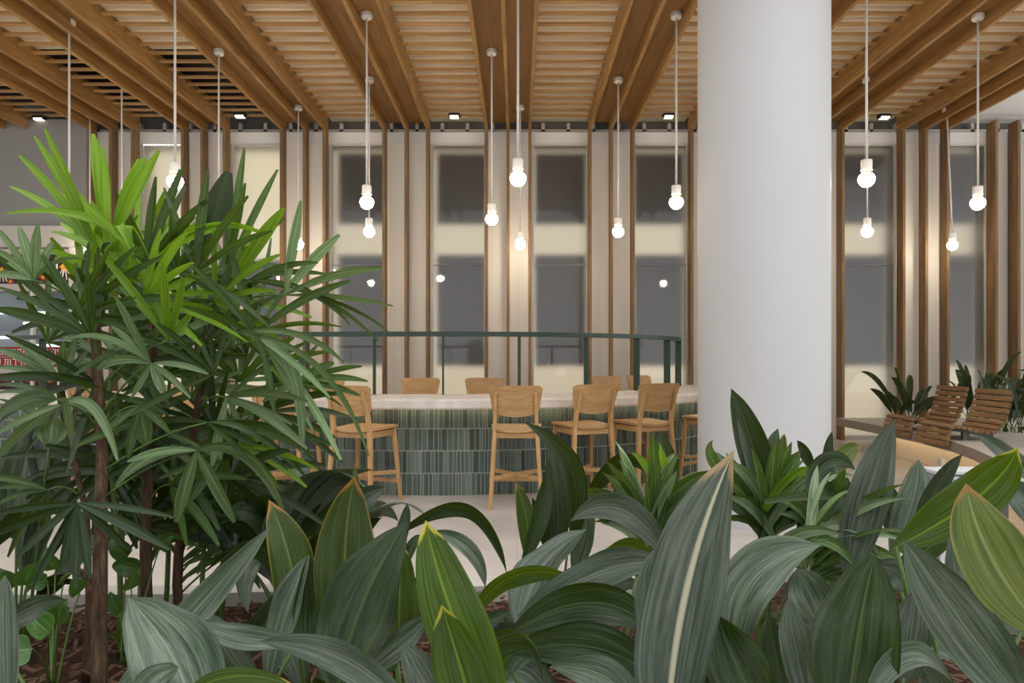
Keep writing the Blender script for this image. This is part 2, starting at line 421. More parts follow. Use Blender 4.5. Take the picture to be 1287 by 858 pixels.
# back wall: header band, dark gap with ducts above it
DG = DW + 0.24
xl, xr = XA(109, DW), 9.5
b = MB(); b.box(xl, xr, DG, DG + 0.06, ZA(181, DG), ZA(166, DG)); struct('wall_back', b, M['header'])
b = MB(); b.box(-13, 13, DG + 0.25, DG + 0.3, ZA(182, DG), SLAT_Z + 0.4); struct('wall_back', b, M['steel_dark'])
b = MB()
b.box(xl, xr, DG + 0.1, DG + 0.16, ZA(163, DG), ZA(160, DG))
for k in range(40):
    x = xl + 0.2 + k * 0.4
    if x < xr: b.box(x, x + 0.05, DG + 0.1, DG + 0.2, ZA(166, DG), ZA(152, DG))
trim(b, M['alu'])
# frosted panels inside each trio of fins
pan = [(t[0], t[2]) for t in trios[1:]] + [(1253, 1281), (1281, 1310)]
for p0, p1 in pan:
    b = MB(); b.box(XA(p0, DW), XA(p1, DW), DG, DG + 0.03, 0.0, ZA(181, DG)); struct('wall_back', b, M['frosted'])
# closed box behind the glass, lit from its back
b = MB(); b.box(-13, -6.7, 12.6, 12.65, 0, 5.2); struct('wall_back', b, M['shop_dark'])
gaps = [(trios[i][2], trios[i + 1][0]) for i in range(1, len(trios) - 1)] + [(1192, 1253)]
for wi, (p0, p1) in enumerate(gaps):
    x0, x1 = XA(p0, DW) + 0.02, XA(p1, DW) - 0.02
    ztop = ZA(181, DG)
    f = MB(); fw = 0.045
    f.box(x0, x0 + fw, DG - 0.02, DG + 0.05, 0, ztop); f.box(x1 - 0.02, x1, DG - 0.02, DG + 0.05, 0, ztop)
    f.box(x0 + fw, x1 - 0.02, DG - 0.02, DG + 0.05, ztop - 0.03, ztop); f.box(x0 + fw, x1 - 0.02, DG - 0.02, DG + 0.05, 0, 0.05)
    win = struct('window_%d' % (wi + 1), f, M['alu'], bevel=0.003)
    g = MB(); g.box(x0 + fw, x1 - 0.02, DG + 0.01, DG + 0.022, 0.05, ztop - 0.03); g.build('pane', M['glass'], win)
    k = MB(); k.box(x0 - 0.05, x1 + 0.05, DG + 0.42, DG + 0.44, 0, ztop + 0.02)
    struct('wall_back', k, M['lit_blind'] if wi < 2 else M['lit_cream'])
    k = MB()
    k.box(x0 - 0.05, x0 - 0.03, DG + 0.05, DG + 0.42, 0, ztop); k.box(x1 + 0.03, x1 + 0.05, DG + 0.05, DG + 0.42, 0, ztop); k.box(x0 - 0.05, x1 + 0.05, DG + 0.05, DG + 0.42, ztop, ztop + 0.02)
    struct('wall_back', k, M['white'])
    DB = DG + 0.30
    rows = [(193, 282), (320, 460)]
    if wi == 0: rows = []
    if wi == 1: rows = [(326, 456)]
    for (ya, yb) in rows:
        k = MB(); k.box(x0 + 0.068, x1 - 0.005, DB, DB + 0.02, ZA(yb, DB), ZA(ya, DB)); struct('wall_back', k, M['board'])
    if wi:
        k = MB(); k.box(x0 + fw, x1 - 0.02, DG - 0.012, DG + 0.009, ZA(333.6, DG), ZA(332.8, DG)); k.build('transom', M['print_grey'], win)
    if wi == 0:
        lm = MB()
        n = 14
        for q in range(n):
            xx = x0 + 0.06 + (x1 - x0 - 0.1) * q / (n - 1); lm.box(xx - 0.011, xx + 0.011, DG - 0.035, DG - 0.022, ztop - 0.03, ztop - 0.012)
        lm.build('light_row', M['led_dot'], win)

# ------------------------------------------------------------------ shop front at the left
DS = 11.0
sx0, sx1 = XA(-80, DS), XA(109, DS)
b = MB(); b.box(sx0, sx1, DS, DS + 0.08, ZA(284, DS), ZA(150, DS)); struct('wall_left_front', b, M['shop_wall'])
b = MB(); b.box(sx0, sx1, DS - 0.05, DS + 0.08, ZA(311, DS), ZA(284, DS)); struct('wall_left_front', b, M['shop_white'], bevel=0.006)
b = MB(); b.box(sx0, sx1, DS - 0.02, DS + 0.05, ZA(319, DS), ZA(313, DS)); trim(b, M['shop_white'])
b = MB(); b.box(sx0, sx1, DS - 0.03, DS + 0.05, ZA(366, DS), ZA(357, DS)); trim(b, M['shop_white'], bevel=0.004)
b = MB(); b.box(XA(88, DS), XA(95, DS), DS - 0.04, DS + 0.06, 0, ZA(311, DS)); trim(b, M['shop_white'], bevel=0.004)
b = MB(); b.box(XA(40.5, DS), XA(44.5, DS), DS - 0.05, DS + 0.02, 0, ZA(357, DS)); trim(b, M['alu'], bevel=0.003)
b = MB(); b.box(sx0, sx1, DS - 0.02, DS + 0.05, ZA(469, DS), ZA(461, DS)); trim(b, M['shop_white'], bevel=0.004)
b = MB(); b.box(sx0, sx1, DS + 0.0, DS + 0.05, 0, ZA(492, DS)); struct('wall_left_front', b, M['shop_white'])
g = MB(); g.box(sx0, sx1, DS + 0.02, DS + 0.03, ZA(461, DS), ZA(366, DS))
f = MB(); f.box(sx0, sx1, DS + 0.0, DS + 0.04, ZA(461, DS) - 0.01, ZA(461, DS) + 0.012); f.box(sx0, sx1, DS, DS + 0.04, ZA(368, DS), ZA(366, DS))
w = struct('window_20', f, M['steel_dark']); g.build('pane', M['clear'], w)

def star(b, cx, cz, y, r, n, mi, inner=0.5, ph=0.0):
    pts = []
    for k in range(2 * n):
        a = pi * k / n + ph; rr = r if k % 2 == 0 else r * inner
        pts.append((cx + rr * cos(a), cz + rr * sin(a)))
    c = b.vert((cx, y, cz)); ring = [b.vert((p[0], y, p[1])) for p in pts]
    back = [b.vert((p[0], y + 0.003, p[1])) for p in pts]
    for k in range(2 * n):
        k2 = (k + 1) % (2 * n); b.face([c, ring[k], ring[k2]], None, mi); b.face([ring[k], back[k], back[k2], ring[k2]], None, mi)
def menu_panel(p0, p1, ya, yb, label, seed, shapes):
    x0, x1, z0, z1 = XA(p0, DS), XA(p1, DS), ZA(yb, DS), ZA(ya, DS)
    e = empty('menu_panel', ((x0 + x1) / 2, DS, z0), label, 'sign', 'picture menu panels of the shop front')
    b = MB(); b.box(x0, x1, DS - 0.01, DS + 0.02, z0, z1); b.build('backing_board', M['menu_brown'], e)
    yy = DS - 0.014
    for (kind, px, py, r) in shapes:
        q = MB()
        x, z = XA(px, DS), ZA(py, DS); r = r * DS / FPX
        if kind == 'flower':
            star(q, x, z, yy, r, 6, 0, 0.6); star(q, x, z, yy - 0.003, r * 0.5, 5, 1, 0.5)
        elif kind == 'chunk':
            star(q, x, z, yy, r, 4, 1, 0.75, 0.3); star(q, x + r * 0.7, z - r * 0.3, yy, r * 0.6, 4, 1, 0.7, 0.9)
        elif kind == 'strip':
            q.box(x - 0.015, x + 0.015, yy, yy + 0.003, z - r, z + r, 2)
        elif kind == 'squid':
            star(q, x, z + r * 0.5, yy, r * 0.6, 4, 1, 0.7)
            for s in (-0.55, -0.2, 0.2, 0.55):
                q.bar((x + s * r * 0.5, yy, z + r * 0.2), (x + s * r * 1.4, yy, z - r), 0.012, 0.02, (0, 1, 0), mi=2)
        elif kind == 'fan':
            for s in (-0.8, -0.4, 0, 0.4, 0.8): q.bar((x, yy, z + r), (x + s * r, yy, z - r), 0.02, 0.008, (0, 1, 0), mi=2)
        q.build('food_picture', [M['red'], M['yellow'], M['print_white']], e)
menu_panel(-78, 40, 320, 356, 'upper brown picture menu panel with a white line drawing left of the steel post', 1, [('flower', 18, 336, 6), ('squid', 3, 345, 9), ('flower', 14, 354, 5)])
menu_panel(45, 87, 320, 356, 'upper brown menu panel with an orange and white tentacled figure', 2, [('flower', 55, 348, 6), ('squid', 82, 341, 11), ('strip', 72, 334, 4)])
menu_panel(96, 108, 320, 356, 'narrow upper brown menu panel at the right end of the shop front', 3, [('flower', 98, 336, 4), ('chunk', 102, 347, 4)])
menu_panel(-78, 40, 470, 491, 'lower brown menu panel with a big red flower left of the steel post', 4, [('flower', 8, 474, 7), ('chunk', 29, 469, 5), ('strip', 17, 475, 6), ('fan', 27, 483, 4), ('flower', 36, 477, 5)])
menu_panel(45, 87, 470, 491, 'lower brown menu panel with a red flower right of the steel post', 5, [('flower', 47, 476, 5), ('chunk', 62, 476, 5), ('strip', 74, 478, 6)])
menu_panel(96, 108, 470, 491, 'narrow lower brown menu panel with a yellow piece at the right end', 6, [('chunk', 103, 474, 4)])

# red signs with rows of white letters
GLYPH = {  # strokes in a unit cell (x0,z0,x1,z1)
    'kaf': [(0.1, 1, 0.85, 1), (0.85, 1, 0.85, 0), (0.85, 0, 0.1, 0)],
    'vav': [(0.3, 1, 0.6, 1), (0.6, 1, 0.6, 0)],
    'nun': [(0.35, 1, 0.7, 1), (0.7, 1, 0.7, 0), (0.7, 0, 0.2, 0)],
    'yod': [(0.35, 1, 0.6, 1), (0.6, 1, 0.6, 0.55)],
    'mems': [(0.1, 1, 0.9, 1), (0.9, 1, 0.9, 0), (0.9, 0, 0.15, 0), (0.15, 0, 0.15, 1)],
    'he': [(0.05, 1, 0.9, 1), (0.9, 1, 0.9, 0), (0.2, 0.65, 0.2, 0)],
    'bet': [(0.1, 1, 0.8, 1), (0.8, 1, 0.8, 0), (0.05, 0, 0.98, 0)],
    'mem': [(0.15, 0, 0.15, 0.75), (0.15, 0.75, 0.9, 1), (0.9, 1, 0.9, 0), (0.9, 0, 0.45, 0)],
    'dal': [(0.05, 1, 0.95, 1), (0.75, 1, 0.75, 0)],
    'tav': [(0.05, 1, 0.9, 1), (0.9, 1, 0.9, 0), (0.3, 1, 0.3, 0), (0.3, 0, 0.05, 0)],
    'shin': [(0.1, 1, 0.2, 0), (0.2, 0, 0.85, 0), (0.85, 0, 0.9, 1), (0.5, 1, 0.4, 0)],
    'res': [(0.1, 1, 0.8, 1), (0.8, 1, 0.8, 0)],
    'zay': [(0.3, 1, 0.7, 1), (0.5, 1, 0.5, 0)],
    'het': [(0.1, 1, 0.9, 1), (0.9, 1, 0.9, 0), (0.15, 1, 0.15, 0)],
}
def letters(b, words, xright, z, h, y):
    """set right to left from xright"""
    x = xright; w = h * 0.78
    for ch in words:
        if ch == ' ': x -= w * 0.6; continue
        ww = w * (0.62 if ch in ('vav', 'yod', 'nun', 'zay') else 1.0)
        for (a, c, d, e) in GLYPH[ch]:
            p0 = Vector((x - ww + a * ww, y, z + c * h)); p1 = Vector((x - ww + d * ww, y, z + e * h))
            dv = (p1 - p0).normalized() * 0.006
            b.bar(p0 - dv, p1 + dv, 0.013, 0.004, (0, 1, 0))
        x -= ww * 1.22
    return x
def red_sign(p0, p1, xr1, line1, line2, label):
    x0, x1 = XA(p0, DS), XA(p1, DS)
    e = empty('red_sign', ((x0 + x1) / 2, DS, ZA(460, DS)), label, 'sign', 'red lettered signs in the shop front')
    b = MB(); b.box(x0, x1, DS - 0.03, DS - 0.015, ZA(447.5, DS), ZA(436, DS)); b.box(x0, x1, DS - 0.03, DS - 0.015, ZA(460, DS), ZA(449, DS)); b.build('sign_board', M['sign_red'], e)
    for line, zz in ((line1, 445.6), (line2, 458)):
        xr = XA(xr1, DS); word = []
        for ch in line + [' ']:
            if ch != ' ': word.append(ch); continue
            t = MB(); xr = letters(t, word, xr, ZA(zz, DS), 0.082, DS - 0.033) - 0.04
            t.build('lettering', M['print_white'], e); word = []
red_sign(46, 92, 90, ['kaf', 'vav', 'nun', 'yod', 'mems', ' ', 'he', 'bet', 'nun', 'yod', 'mems'], ['shin', 'vav', 'tav', ' ', 'mem', 'dal', 'res', 'nun'], 'red sign with white lettering, right of the thin steel post')
red_sign(-60, 39, 37, ['zay', 'vav', 'kaf', 'yod', 'mems', ' ', 'he', 'bet', 'nun', 'vav', 'kaf', 'he', ' ', 'mem', 'vav'], ['vav', 'he', 'yod', 'res', 'vav', 'tav', ' ', 'mem', 'dal', 'he', 'nun'], 'red sign with white lettering, left of the thin steel post')
for k, (ya, xa, xb, dd) in enumerate([(384, -60, 110, 1.05), (393, -20, 96, 0.9), (406, 30, 110, 0.75), (424, -60, 36, 0.6), (434, 40, 110, 0.5)]):
    D = DS + dd; b = MB(); z = ZA(ya - (450 - ya) * 0.0, D)
    b.tube([(XA(xa, D), D, z), (XA(xb, D), D, z)], 0.022, 8)
    o = b.build('tube_light', M['tube']); tag(o, ['topmost glowing tube light behind the shop glass', 'second glowing tube light from the top behind the shop glass', 'middle glowing tube light behind the shop glass', 'fourth glowing tube light from the top, left of the steel post', 'lowest glowing tube light behind the shop glass'][k], 'light', 'tube lights behind the shop glass')
b = MB()
for zz in (412, 442, 478): b.box(sx0, sx1, DS + 0.45, DS + 1.0, ZA(zz, DS), ZA(zz, DS) + 0.03)
b.box(sx0, sx1, DS + 1.0, DS + 1.05, 0.4, 2.6)
tag(b.build('fridge_shelving', M['fridge']), 'grey steel fridge shelving behind the shop glass', 'shelving')

# ------------------------------------------------------------------ round column
cx, cy, cr = 1.946, 5.68, 0.5
b = MB(); b.lathe([(cr, 0.0), (cr, 5.6)], (cx, cy, 0), 96)
o = b.build('column', M['white'], smooth=True); o['kind'] = 'structure'

# ------------------------------------------------------------------ small ceiling lights
for (px, py, lab) in ((50, 150, 'small black ceiling spotlight at the far left above the shop front'), (302, 146.5, 'small black ceiling spotlight between the third and fourth timber beams from the left'),
                      (571, 147, 'small black ceiling spotlight left of the middle beams'), (840, 147, 'small black ceiling spotlight just left of the white column'), (1111, 148, 'small black ceiling spotlight right of the white column')):
    D = 900 * 3.66 / (450 - py); x = XA(px, D); z = SLAT_Z - 0.06
    e = empty('spotlight', (x, D, z), lab, 'spotlight', 'small ceiling spotlights')
    b = MB(); b.box(x - 0.085, x + 0.085, D - 0.05, D + 0.05, z, z + 0.06); b.build('housing', M['black'], e, bevel=0.004)
    b = MB(); b.box(x - 0.065, x + 0.065, D - 0.056, D + 0.035, z - 0.008, z + 0.018); b.build('lens', M['downled'], e)
# ------------------------------------------------------------------ bar counter (curved)
CX, CYc = -0.74, 10.10
RF = 3.54; RL = 11.7
def cpt(s, d, z):
    """s: metres along the tiled face from the middle (right positive), d: outward offset from it"""
    if s >= 0:
        a = s / RF; return Vector((CX + (RF + d) * sin(a), CYc - (RF + d) * cos(a), z))
    a = s / RL; cyl = CYc - RF + RL
    return Vector((CX + (RL + d) * sin(a), cyl - (RL + d) * cos(a), z))
S0, S1 = -5.6, RF * radians(84)
def sstep(n): return [S0 + (S1 - S0) * k / n for k in range(n + 1)]
bar = empty('bar_counter', (CX, 7.0, 0), 'curved bar counter of green glazed tiles under a pale terrazzo top', 'bar counter')
b = MB(); ss = sstep(90)
rows = []
prof = [(-0.018, 0.0), (-0.018, 0.81), (-0.45, 0.81), (-0.45, 0.0)]
b.grid([[cpt(s, d, z) for d, z in prof + prof[:1]] for s in ss])
for s in (S0, S1): b.face([b.vert(cpt(s, d, z)) for d, z in prof])
b.build('core', M['grout'], bar)
t = MB(); zrows = [(0.0, 0.202), (0.206, 0.408), (0.412, 0.612), (0.616, 0.806)]
for z0, z1 in zrows:
    s = S0
    while s < S1:
        w = random.choice([0.026, 0.034, 0.045, 0.055, 0.055, 0.045]); e = min(s + w, S1)
        col = random.random(); d0 = -0.013 + 0.004 * random.random(); g = 0.0038
        pts = [cpt(s + g, -0.02, z0 + 0.0035), cpt(e - g, -0.02, z0 + 0.0035), cpt(e - g, d0 - 0.002, z0 + 0.0035), cpt(s + g, d0, z0 + 0.0035)]
        top = [Vector((p.x, p.y, z1 - 0.0035)) for p in pts]
        t.hexa(pts + top, 0, col); s = e
t.build('tile_front', M['tile'], bar)
b = MB(); prof = [(0.235, 0.806), (0.245, 0.82), (0.245, 0.885), (0.235, 0.897), (-0.68, 0.897), (-0.69, 0.885), (-0.69, 0.812), (-0.68, 0.806)]
b.grid([[cpt(s, d, z) for d, z in prof + prof[:1]] for s in ss])
for s in (S0, S1): b.face([b.vert(cpt(s, d, z)) for d, z in prof])
b.build('countertop', M['terrazzo'], bar)
b = MB(); prof = [(0.03, 0.795), (0.05, 0.795), (0.05, 0.805), (0.03, 0.805)]
b.grid([[cpt(s, d, z) for d, z in prof + prof[:1]] for s in ss]); b.build('light_strip', M['led'], bar)

rail = empty('counter_rail', (CX, 7.15, 0.897), 'dark green steel rail on flat posts standing along the bar top', 'rail')
b = MB(); prof = [(-0.64, 1.478), (-0.56, 1.478), (-0.56, 1.526), (-0.64, 1.526)]
b.grid([[cpt(s, d, z) for d, z in prof + prof[:1]] for s in sstep(100)])
for s in (S0, S1): b.face([b.vert(cpt(s, d, z)) for d, z in prof])
b.build('top_bar', M['green_steel'], rail, bevel=0.003)
sp = [RF * radians(15 * k) for k in range(0, 6)] + [-0.73 * k for k in range(1, 8)]
for s in sp:
    b = MB(); e = 0.006 * RF / (RF - 0.6) if s >= 0 else 0.006
    if s < 0: e = 0.007
    b.hexa([cpt(s - e, -0.64, 0.897), cpt(s + e, -0.64, 0.897), cpt(s + e, -0.56, 0.897), cpt(s - e, -0.56, 0.897)] + [cpt(s - e, -0.64, 1.48), cpt(s + e, -0.64, 1.48), cpt(s + e, -0.56, 1.48), cpt(s - e, -0.56, 1.48)])
    b.build('post', M['green_steel'], rail)

# ------------------------------------------------------------------ bar stool
def make_stool():
    r = empty('bar_stool', (0, 0, 0), 'stool', 'bar stool', 'oak bar stools')
    # seat: dished board, faces +Y
    b = MB(); n, m = 10, 14; top = []; bot = []
    for i in range(n + 1):
        v = i / n; y = -0.20 + 0.42 * v; hw = 0.195 + 0.035 * v
        rnd = 1 - 0.10 * (abs(v - 0.5) * 2) ** 6
        rt, rb = [], []
        for j in range(m + 1):
            u = j / m * 2 - 1
            yy = y + 0.025 * (1 - u * u) * (1 if v > 0.5 else -1) * (abs(v - 0.5) * 2) ** 2
            dish = -0.020 * (1 - u * u) * (1 - (2 * v - 0.85) ** 2 * 0.6) + 0.006 * v
            rt.append((u * hw * rnd, yy, 0.668 + dish)); rb.append((u * hw * rnd * 0.985, yy, 0.648 + dish))
        top.append(rt); bot.append(rb)
    b.grid(top); b.grid(bot)
    for i in range(n):
        b.quad(top[i][0], top[i + 1][0], bot[i + 1][0], bot[i][0]); b.quad(top[i][m], top[i + 1][m], bot[i + 1][m], bot[i][m])
    for j in range(m):
        b.quad(top[0][j], top[0][j + 1], bot[0][j + 1], bot[0][j]); b.quad(top[n][j], top[n][j + 1], bot[n][j + 1], bot[n][j])
    b.build('seat', M['oakx'], r, smooth=False)
    # backrest: curved plywood shell with rounded corners and bowed lower edge
    b = MB(); n, m = 8, 18; F = []; K = []
    for i in range(n + 1):
        v = i / n; rf, rk = [], []
        for j in range(m + 1):
            u = j / m * 2 - 1
            hw = 0.196 + 0.030 * v
            zb = 0.80 - 0.030 * (1 - u * u) + 0.02 * max(0, abs(u) - 0.85) / 0.15
            zt = 1.03 + 0.004 * (1 - u * u) - 0.022 * (max(0, abs(u) - 0.88) / 0.12) ** 2
            z = zb + (zt - zb) * v
            y = -0.215 - 0.045 * (1 - u * u) - 0.065 * (z - 0.80) / 0.23
            rf.append((u * hw, y + 0.007, z)); rk.append((u * hw, y - 0.007, z))
        F.append(rf); K.append(rk)
    b.grid(F); b.grid(K)
    for i in range(n):
        b.quad(F[i][0], F[i + 1][0], K[i + 1][0], K[i][0]); b.quad(F[i][m], F[i + 1][m], K[i + 1][m], K[i][m])
    for j in range(m):
        b.quad(F[0][j], F[0][j + 1], K[0][j + 1], K[0][j]); b.quad(F[n][j], F[n][j + 1], K[n][j + 1], K[n][j])
    b.build('backrest', M['oakx'], r)
    def legm(pts, ws):
        b = MB()
        for (p, q), (w, w2) in zip(zip(pts, pts[1:]), zip(ws, ws[1:])): b.bar(p, q, w[0], w[1], (0, 1, 0), w2[0], w2[1])
        return b
    for s in (-1, 1):
        legm([(s * 0.215, -0.255, 0.0), (s * 0.178, -0.205, 0.64), (s * 0.172, -0.232, 0.78), (s * 0.165, -0.30, 0.975)], [(0.028, 0.03), (0.034, 0.046), (0.032, 0.042), (0.024, 0.022)]).build('leg', M['oak'], r, bevel=0.004)
        legm([(s * 0.222, 0.235, 0.0), (s * 0.182, 0.178, 0.645)], [(0.026, 0.028), (0.034, 0.04)]).build('leg', M['oak'], r, bevel=0.004)
    b = MB()
    b.bar((-0.17, -0.185, 0.612), (0.17, -0.185, 0.612), 0.02, 0.05); b.bar((-0.17, 0.17, 0.612), (0.17, 0.17, 0.612), 0.02, 0.05)
    for s in (-1, 1): b.bar((s * 0.178, -0.19, 0.612), (s * 0.178, 0.17, 0.612), 0.02, 0.05)
    b.build('seat_frame', M['oakx'], r, bevel=0.003)
    b = MB(); b.bar((-0.205, 0.215, 0.175), (0.205, 0.215, 0.175), 0.02, 0.036); b.build('footrest', M['oakx'], r, bevel=0.003)
    b = MB()
    b.bar((-0.198, -0.235, 0.255), (0.20, 0.205, 0.255), 0.02, 0.036); b.bar((0.198, -0.235, 0.255), (-0.20, 0.205, 0.255), 0.02, 0.034); b.build('cross_stretcher', M['oakx'], r, bevel=0.003)
    return r
proto = make_stool(); first = [True]
def stool(x, y, yaw, label):
    o = proto if first[0] else copy_tree(proto); first[0] = False
    o.location = (x, y, 0.0005); o.rotation_euler = (0, 0, radians(yaw)); o['label'] = label
def stool_back(px, D, yaw, label):
    """place by the top of its backrest; yaw 0 faces away from the camera, positive turns it to the left"""
    a = radians(yaw); x, y = XA(px, D), D
    stool(x - 0.31 * sin(a), y + 0.31 * cos(a), yaw, label)
stool_back(648, 5.90, -1, 'oak bar stool in front of the bar, the one seen straight from behind')
stool_back(433, 5.93, -20, 'oak bar stool whose backrest is crossed by the tips of the palm')
stool_back(752, 6.22, 22, 'oak bar stool directly right of the one seen straight from behind')
stool_back(832, 6.48, 25, 'oak bar stool just left of the white column, turned toward the bar')
stool(1.98, 7.30, 44, 'oak bar stool half hidden behind the white column')
stool_back(343, 5.98, -6, 'oak bar stool hidden behind the palm leaves, next along from the one their tips cross')
stool_back(222, 6.10, -4, 'oak bar stool behind the palm, seen between its trunks')
stool_back(104, 6.34, -14, 'oak bar stool at the far left end of the bar below the lower menu panels')
# on the inner side, facing the camera
def stool_in(px, D, yaw, label):
    a = radians(180 + yaw); x, y = XA(px, D), D
    stool(x - 0.31 * sin(a), y + 0.31 * cos(a), 180 + yaw, label)
stool_in(529, 8.28, 0, 'oak bar stool across the counter, whole backrest showing left of a thin rail post')
stool_in(609, 8.28, 3, 'oak bar stool on the far side, partly covered by the stool seen straight from behind')
stool_in(760, 9.05, 28, 'oak bar stool on the far side, mostly hidden behind a thick rail post')
stool_in(800, 9.45, 38, 'oak bar stool on the far side, between two thick rail posts near the column')
stool_in(411, 8.25, -6, 'oak bar stool on the far side, peeping over the stool crossed by palm tips')

# ------------------------------------------------------------------ pendant lamps
def make_pendant():
    r = empty('pendant_lamp', (0, 0, 0), 'lamp', 'pendant lamp', 'white pendant lamps with globe bulbs')
    b = MB(); b.lathe([(0, 2.019), (0.055, 2.019), (0.062, 2.01), (0.062, 1.97), (0.052, 1.955), (0, 1.955)], (0, 0, 0), 24); b.build('ceiling_rose', M['lamp_white'], r, smooth=False)
    b = MB(); b.tube([(0, 0, 0.17), (0, 0, 1.96)], 0.011, 8); b.build('cord', M['cord'], r, smooth=True)
    b = MB(); b.lathe([(0, 0.178), (0.044, 0.178), (0.05, 0.172), (0.05, 0.08), (0.046, 0.078), (0, 0.078)], (0, 0, 0), 28); b.build('lamp_holder', M['lamp_white'], r)
    b = MB(); b.lathe([(0, 0.082), (0.036, 0.082), (0.036, 0.058), (0.044, 0.05), (0, 0.05)], (0, 0, 0), 20); b.build('bulb_neck', M['neck'], r, smooth=True)
    b = MB(); b.lathe([(0, 0.055), (0.045, 0.052), (0.066, 0.03), (0.074, 0.005), (0.070, -0.022), (0.056, -0.048), (0.036, -0.066), (0.012, -0.074), (0, -0.075)], (0, 0, 0), 24); b.build('bulb', M['bulb'], r, smooth=True)
    return r
pproto = make_pendant(); pf = [True]
BULB_H = 1.66
BULB_Z = EYE + BULB_H
def pendant(px, yb, label):
    D = 900 * BULB_H / (450 - yb); x = XA(px, D)
    o = pproto if pf[0] else copy_tree(pproto); pf[0] = False
    o.location = (x, D, BULB_Z); o['label'] = label
pendant(651, 224, 'large pendant lamp in the middle whose cord runs out of the top of the picture')
pendant(618, 275, 'pendant lamp hanging just left of the big middle one')
pendant(654, 307, 'small pendant lamp far back, straight below the big middle one')
pendant(461, 254, 'pendant lamp left of the middle with a second bulb straight below it')
pendant(464, 291, 'small pendant lamp far back, below the one left of the middle')
pendant(777, 291, 'pendant lamp hanging between the big middle one and the one left of the column')
pendant(850, 254, 'pendant lamp just left of the white column')
pendant(1089, 225, 'large pendant lamp just right of the white column')
pendant(1090, 291, 'small pendant lamp far back, below the one right of the column')
pendant(1229, 255, 'pendant lamp at the far right near the tall free-ended fins')
pendant(220, 228, 'large pendant lamp over the palm, glowing before the lit cream window')
pendant(87, 258, 'pendant lamp at the far left before the grey shop fascia')
pendant(153, 291, 'pendant lamp with its bulb hidden in the palm, second cord from the left end fin')
pendant(275, 275, 'pendant lamp behind the palm, before the fins between the two cream windows')
pendant(375, 307, 'small pendant lamp far back, its bulb seen beside the upright right palm leaf')
pendant(113, 311, 'pendant lamp farthest left of the back row, bulb hidden by the palm')
# the slanting one at the right end of the back row
D = 10.52; top = P(1190, 139, D); bx = P(1197, 308, D)
r = empty('pendant_lamp', (bx.x, D, BULB_Z), 'pendant lamp hanging on a slanting cord before a fin at the right', 'pendant lamp', 'white pendant lamps with globe bulbs')
for nm, ma in (('ceiling_rose', 'lamp_white'), ('lamp_holder', 'lamp_white'), ('bulb_neck', 'neck'), ('bulb', 'bulb')):
    src = [c for c in children(pproto) if c.name.split('.')[0] == nm][0]
    c = src.copy(); COL.objects.link(c); c.parent = r
    if nm == 'ceiling_rose': c.location.x += top.x - bx.x
b = MB(); b.tube([(bx.x, D, BULB_Z + 0.17), (top.x, D, BULB_Z + 1.96)], 0.011, 8); b.build('cord', M['cord'], r, smooth=True)

# ------------------------------------------------------------------ raised bench platform with loungers at the right
edge = [(4.62, 10.35), (4.62, 9.6), (4.62, 8.9), (4.60, 8.2), (4.50, 7.4), (4.34, 6.8), (4.14, 6.25), (3.90, 5.75), (3.6, 5.25), (3.5, 5.0), (3.9, 4.8), (5.0, 4.75), (9.0, 4.75), (9.0, 10.35)]
def prism(b, pts, z0, z1, mi_side=0, mi_top=1):
    n = len(pts); lo = [b.vert((p[0], p[1], z0)) for p in pts]; hi = [b.vert((p[0], p[1], z1)) for p in pts]
    b.face(hi, None, mi_top); b.face(lo[::-1], None, mi_side)
    for k in range(n):
        k2 = (k + 1) % n; b.face([lo[k], lo[k2], hi[k2], hi[k]], None, mi_side)
plat = empty('bench_platform', (6, 7.5, 0), 'raised curved concrete bench platform glowing warm along its foot', 'platform')
b = MB(); prism(b, edge, 0.29, 0.40); b.build('slab', [M['concrete_edge'], M['concrete']], plat)
inner = [(x + 0.26, y) for x, y in edge[1:10]]; inner[0] = (4.9, 9.45)
inner = [(4.88, 9.45), (4.88, 8.9), (4.86, 8.2), (4.76, 7.4), (4.6, 6.8), (4.4, 6.3), (4.16, 5.85), (3.9, 5.4), (3.8, 5.2), (4.2, 5.0), (9.0, 5.0), (9.0, 9.45)]
b = MB(); prism(b, inner, 0.0, 0.30, 0, 0); b.build('base', M['bench_base'], plat)
b = MB()
for (p, q) in zip(inner[:8], inner[1:9]):
    b.bar((p[0] - 0.10, p[1], 0.28), (q[0] - 0.10, q[1], 0.28), 0.02, 0.012)
b.build('light_strip', M['led'], plat)
b = MB(); br = P(1185, 577, 6.9); b.box(br.x - 0.035, br.x + 0.02, br.y - 0.03, br.y + 0.03, 0.18, 0.29); b.build('bracket', M['alu'], plat, bevel=0.003)

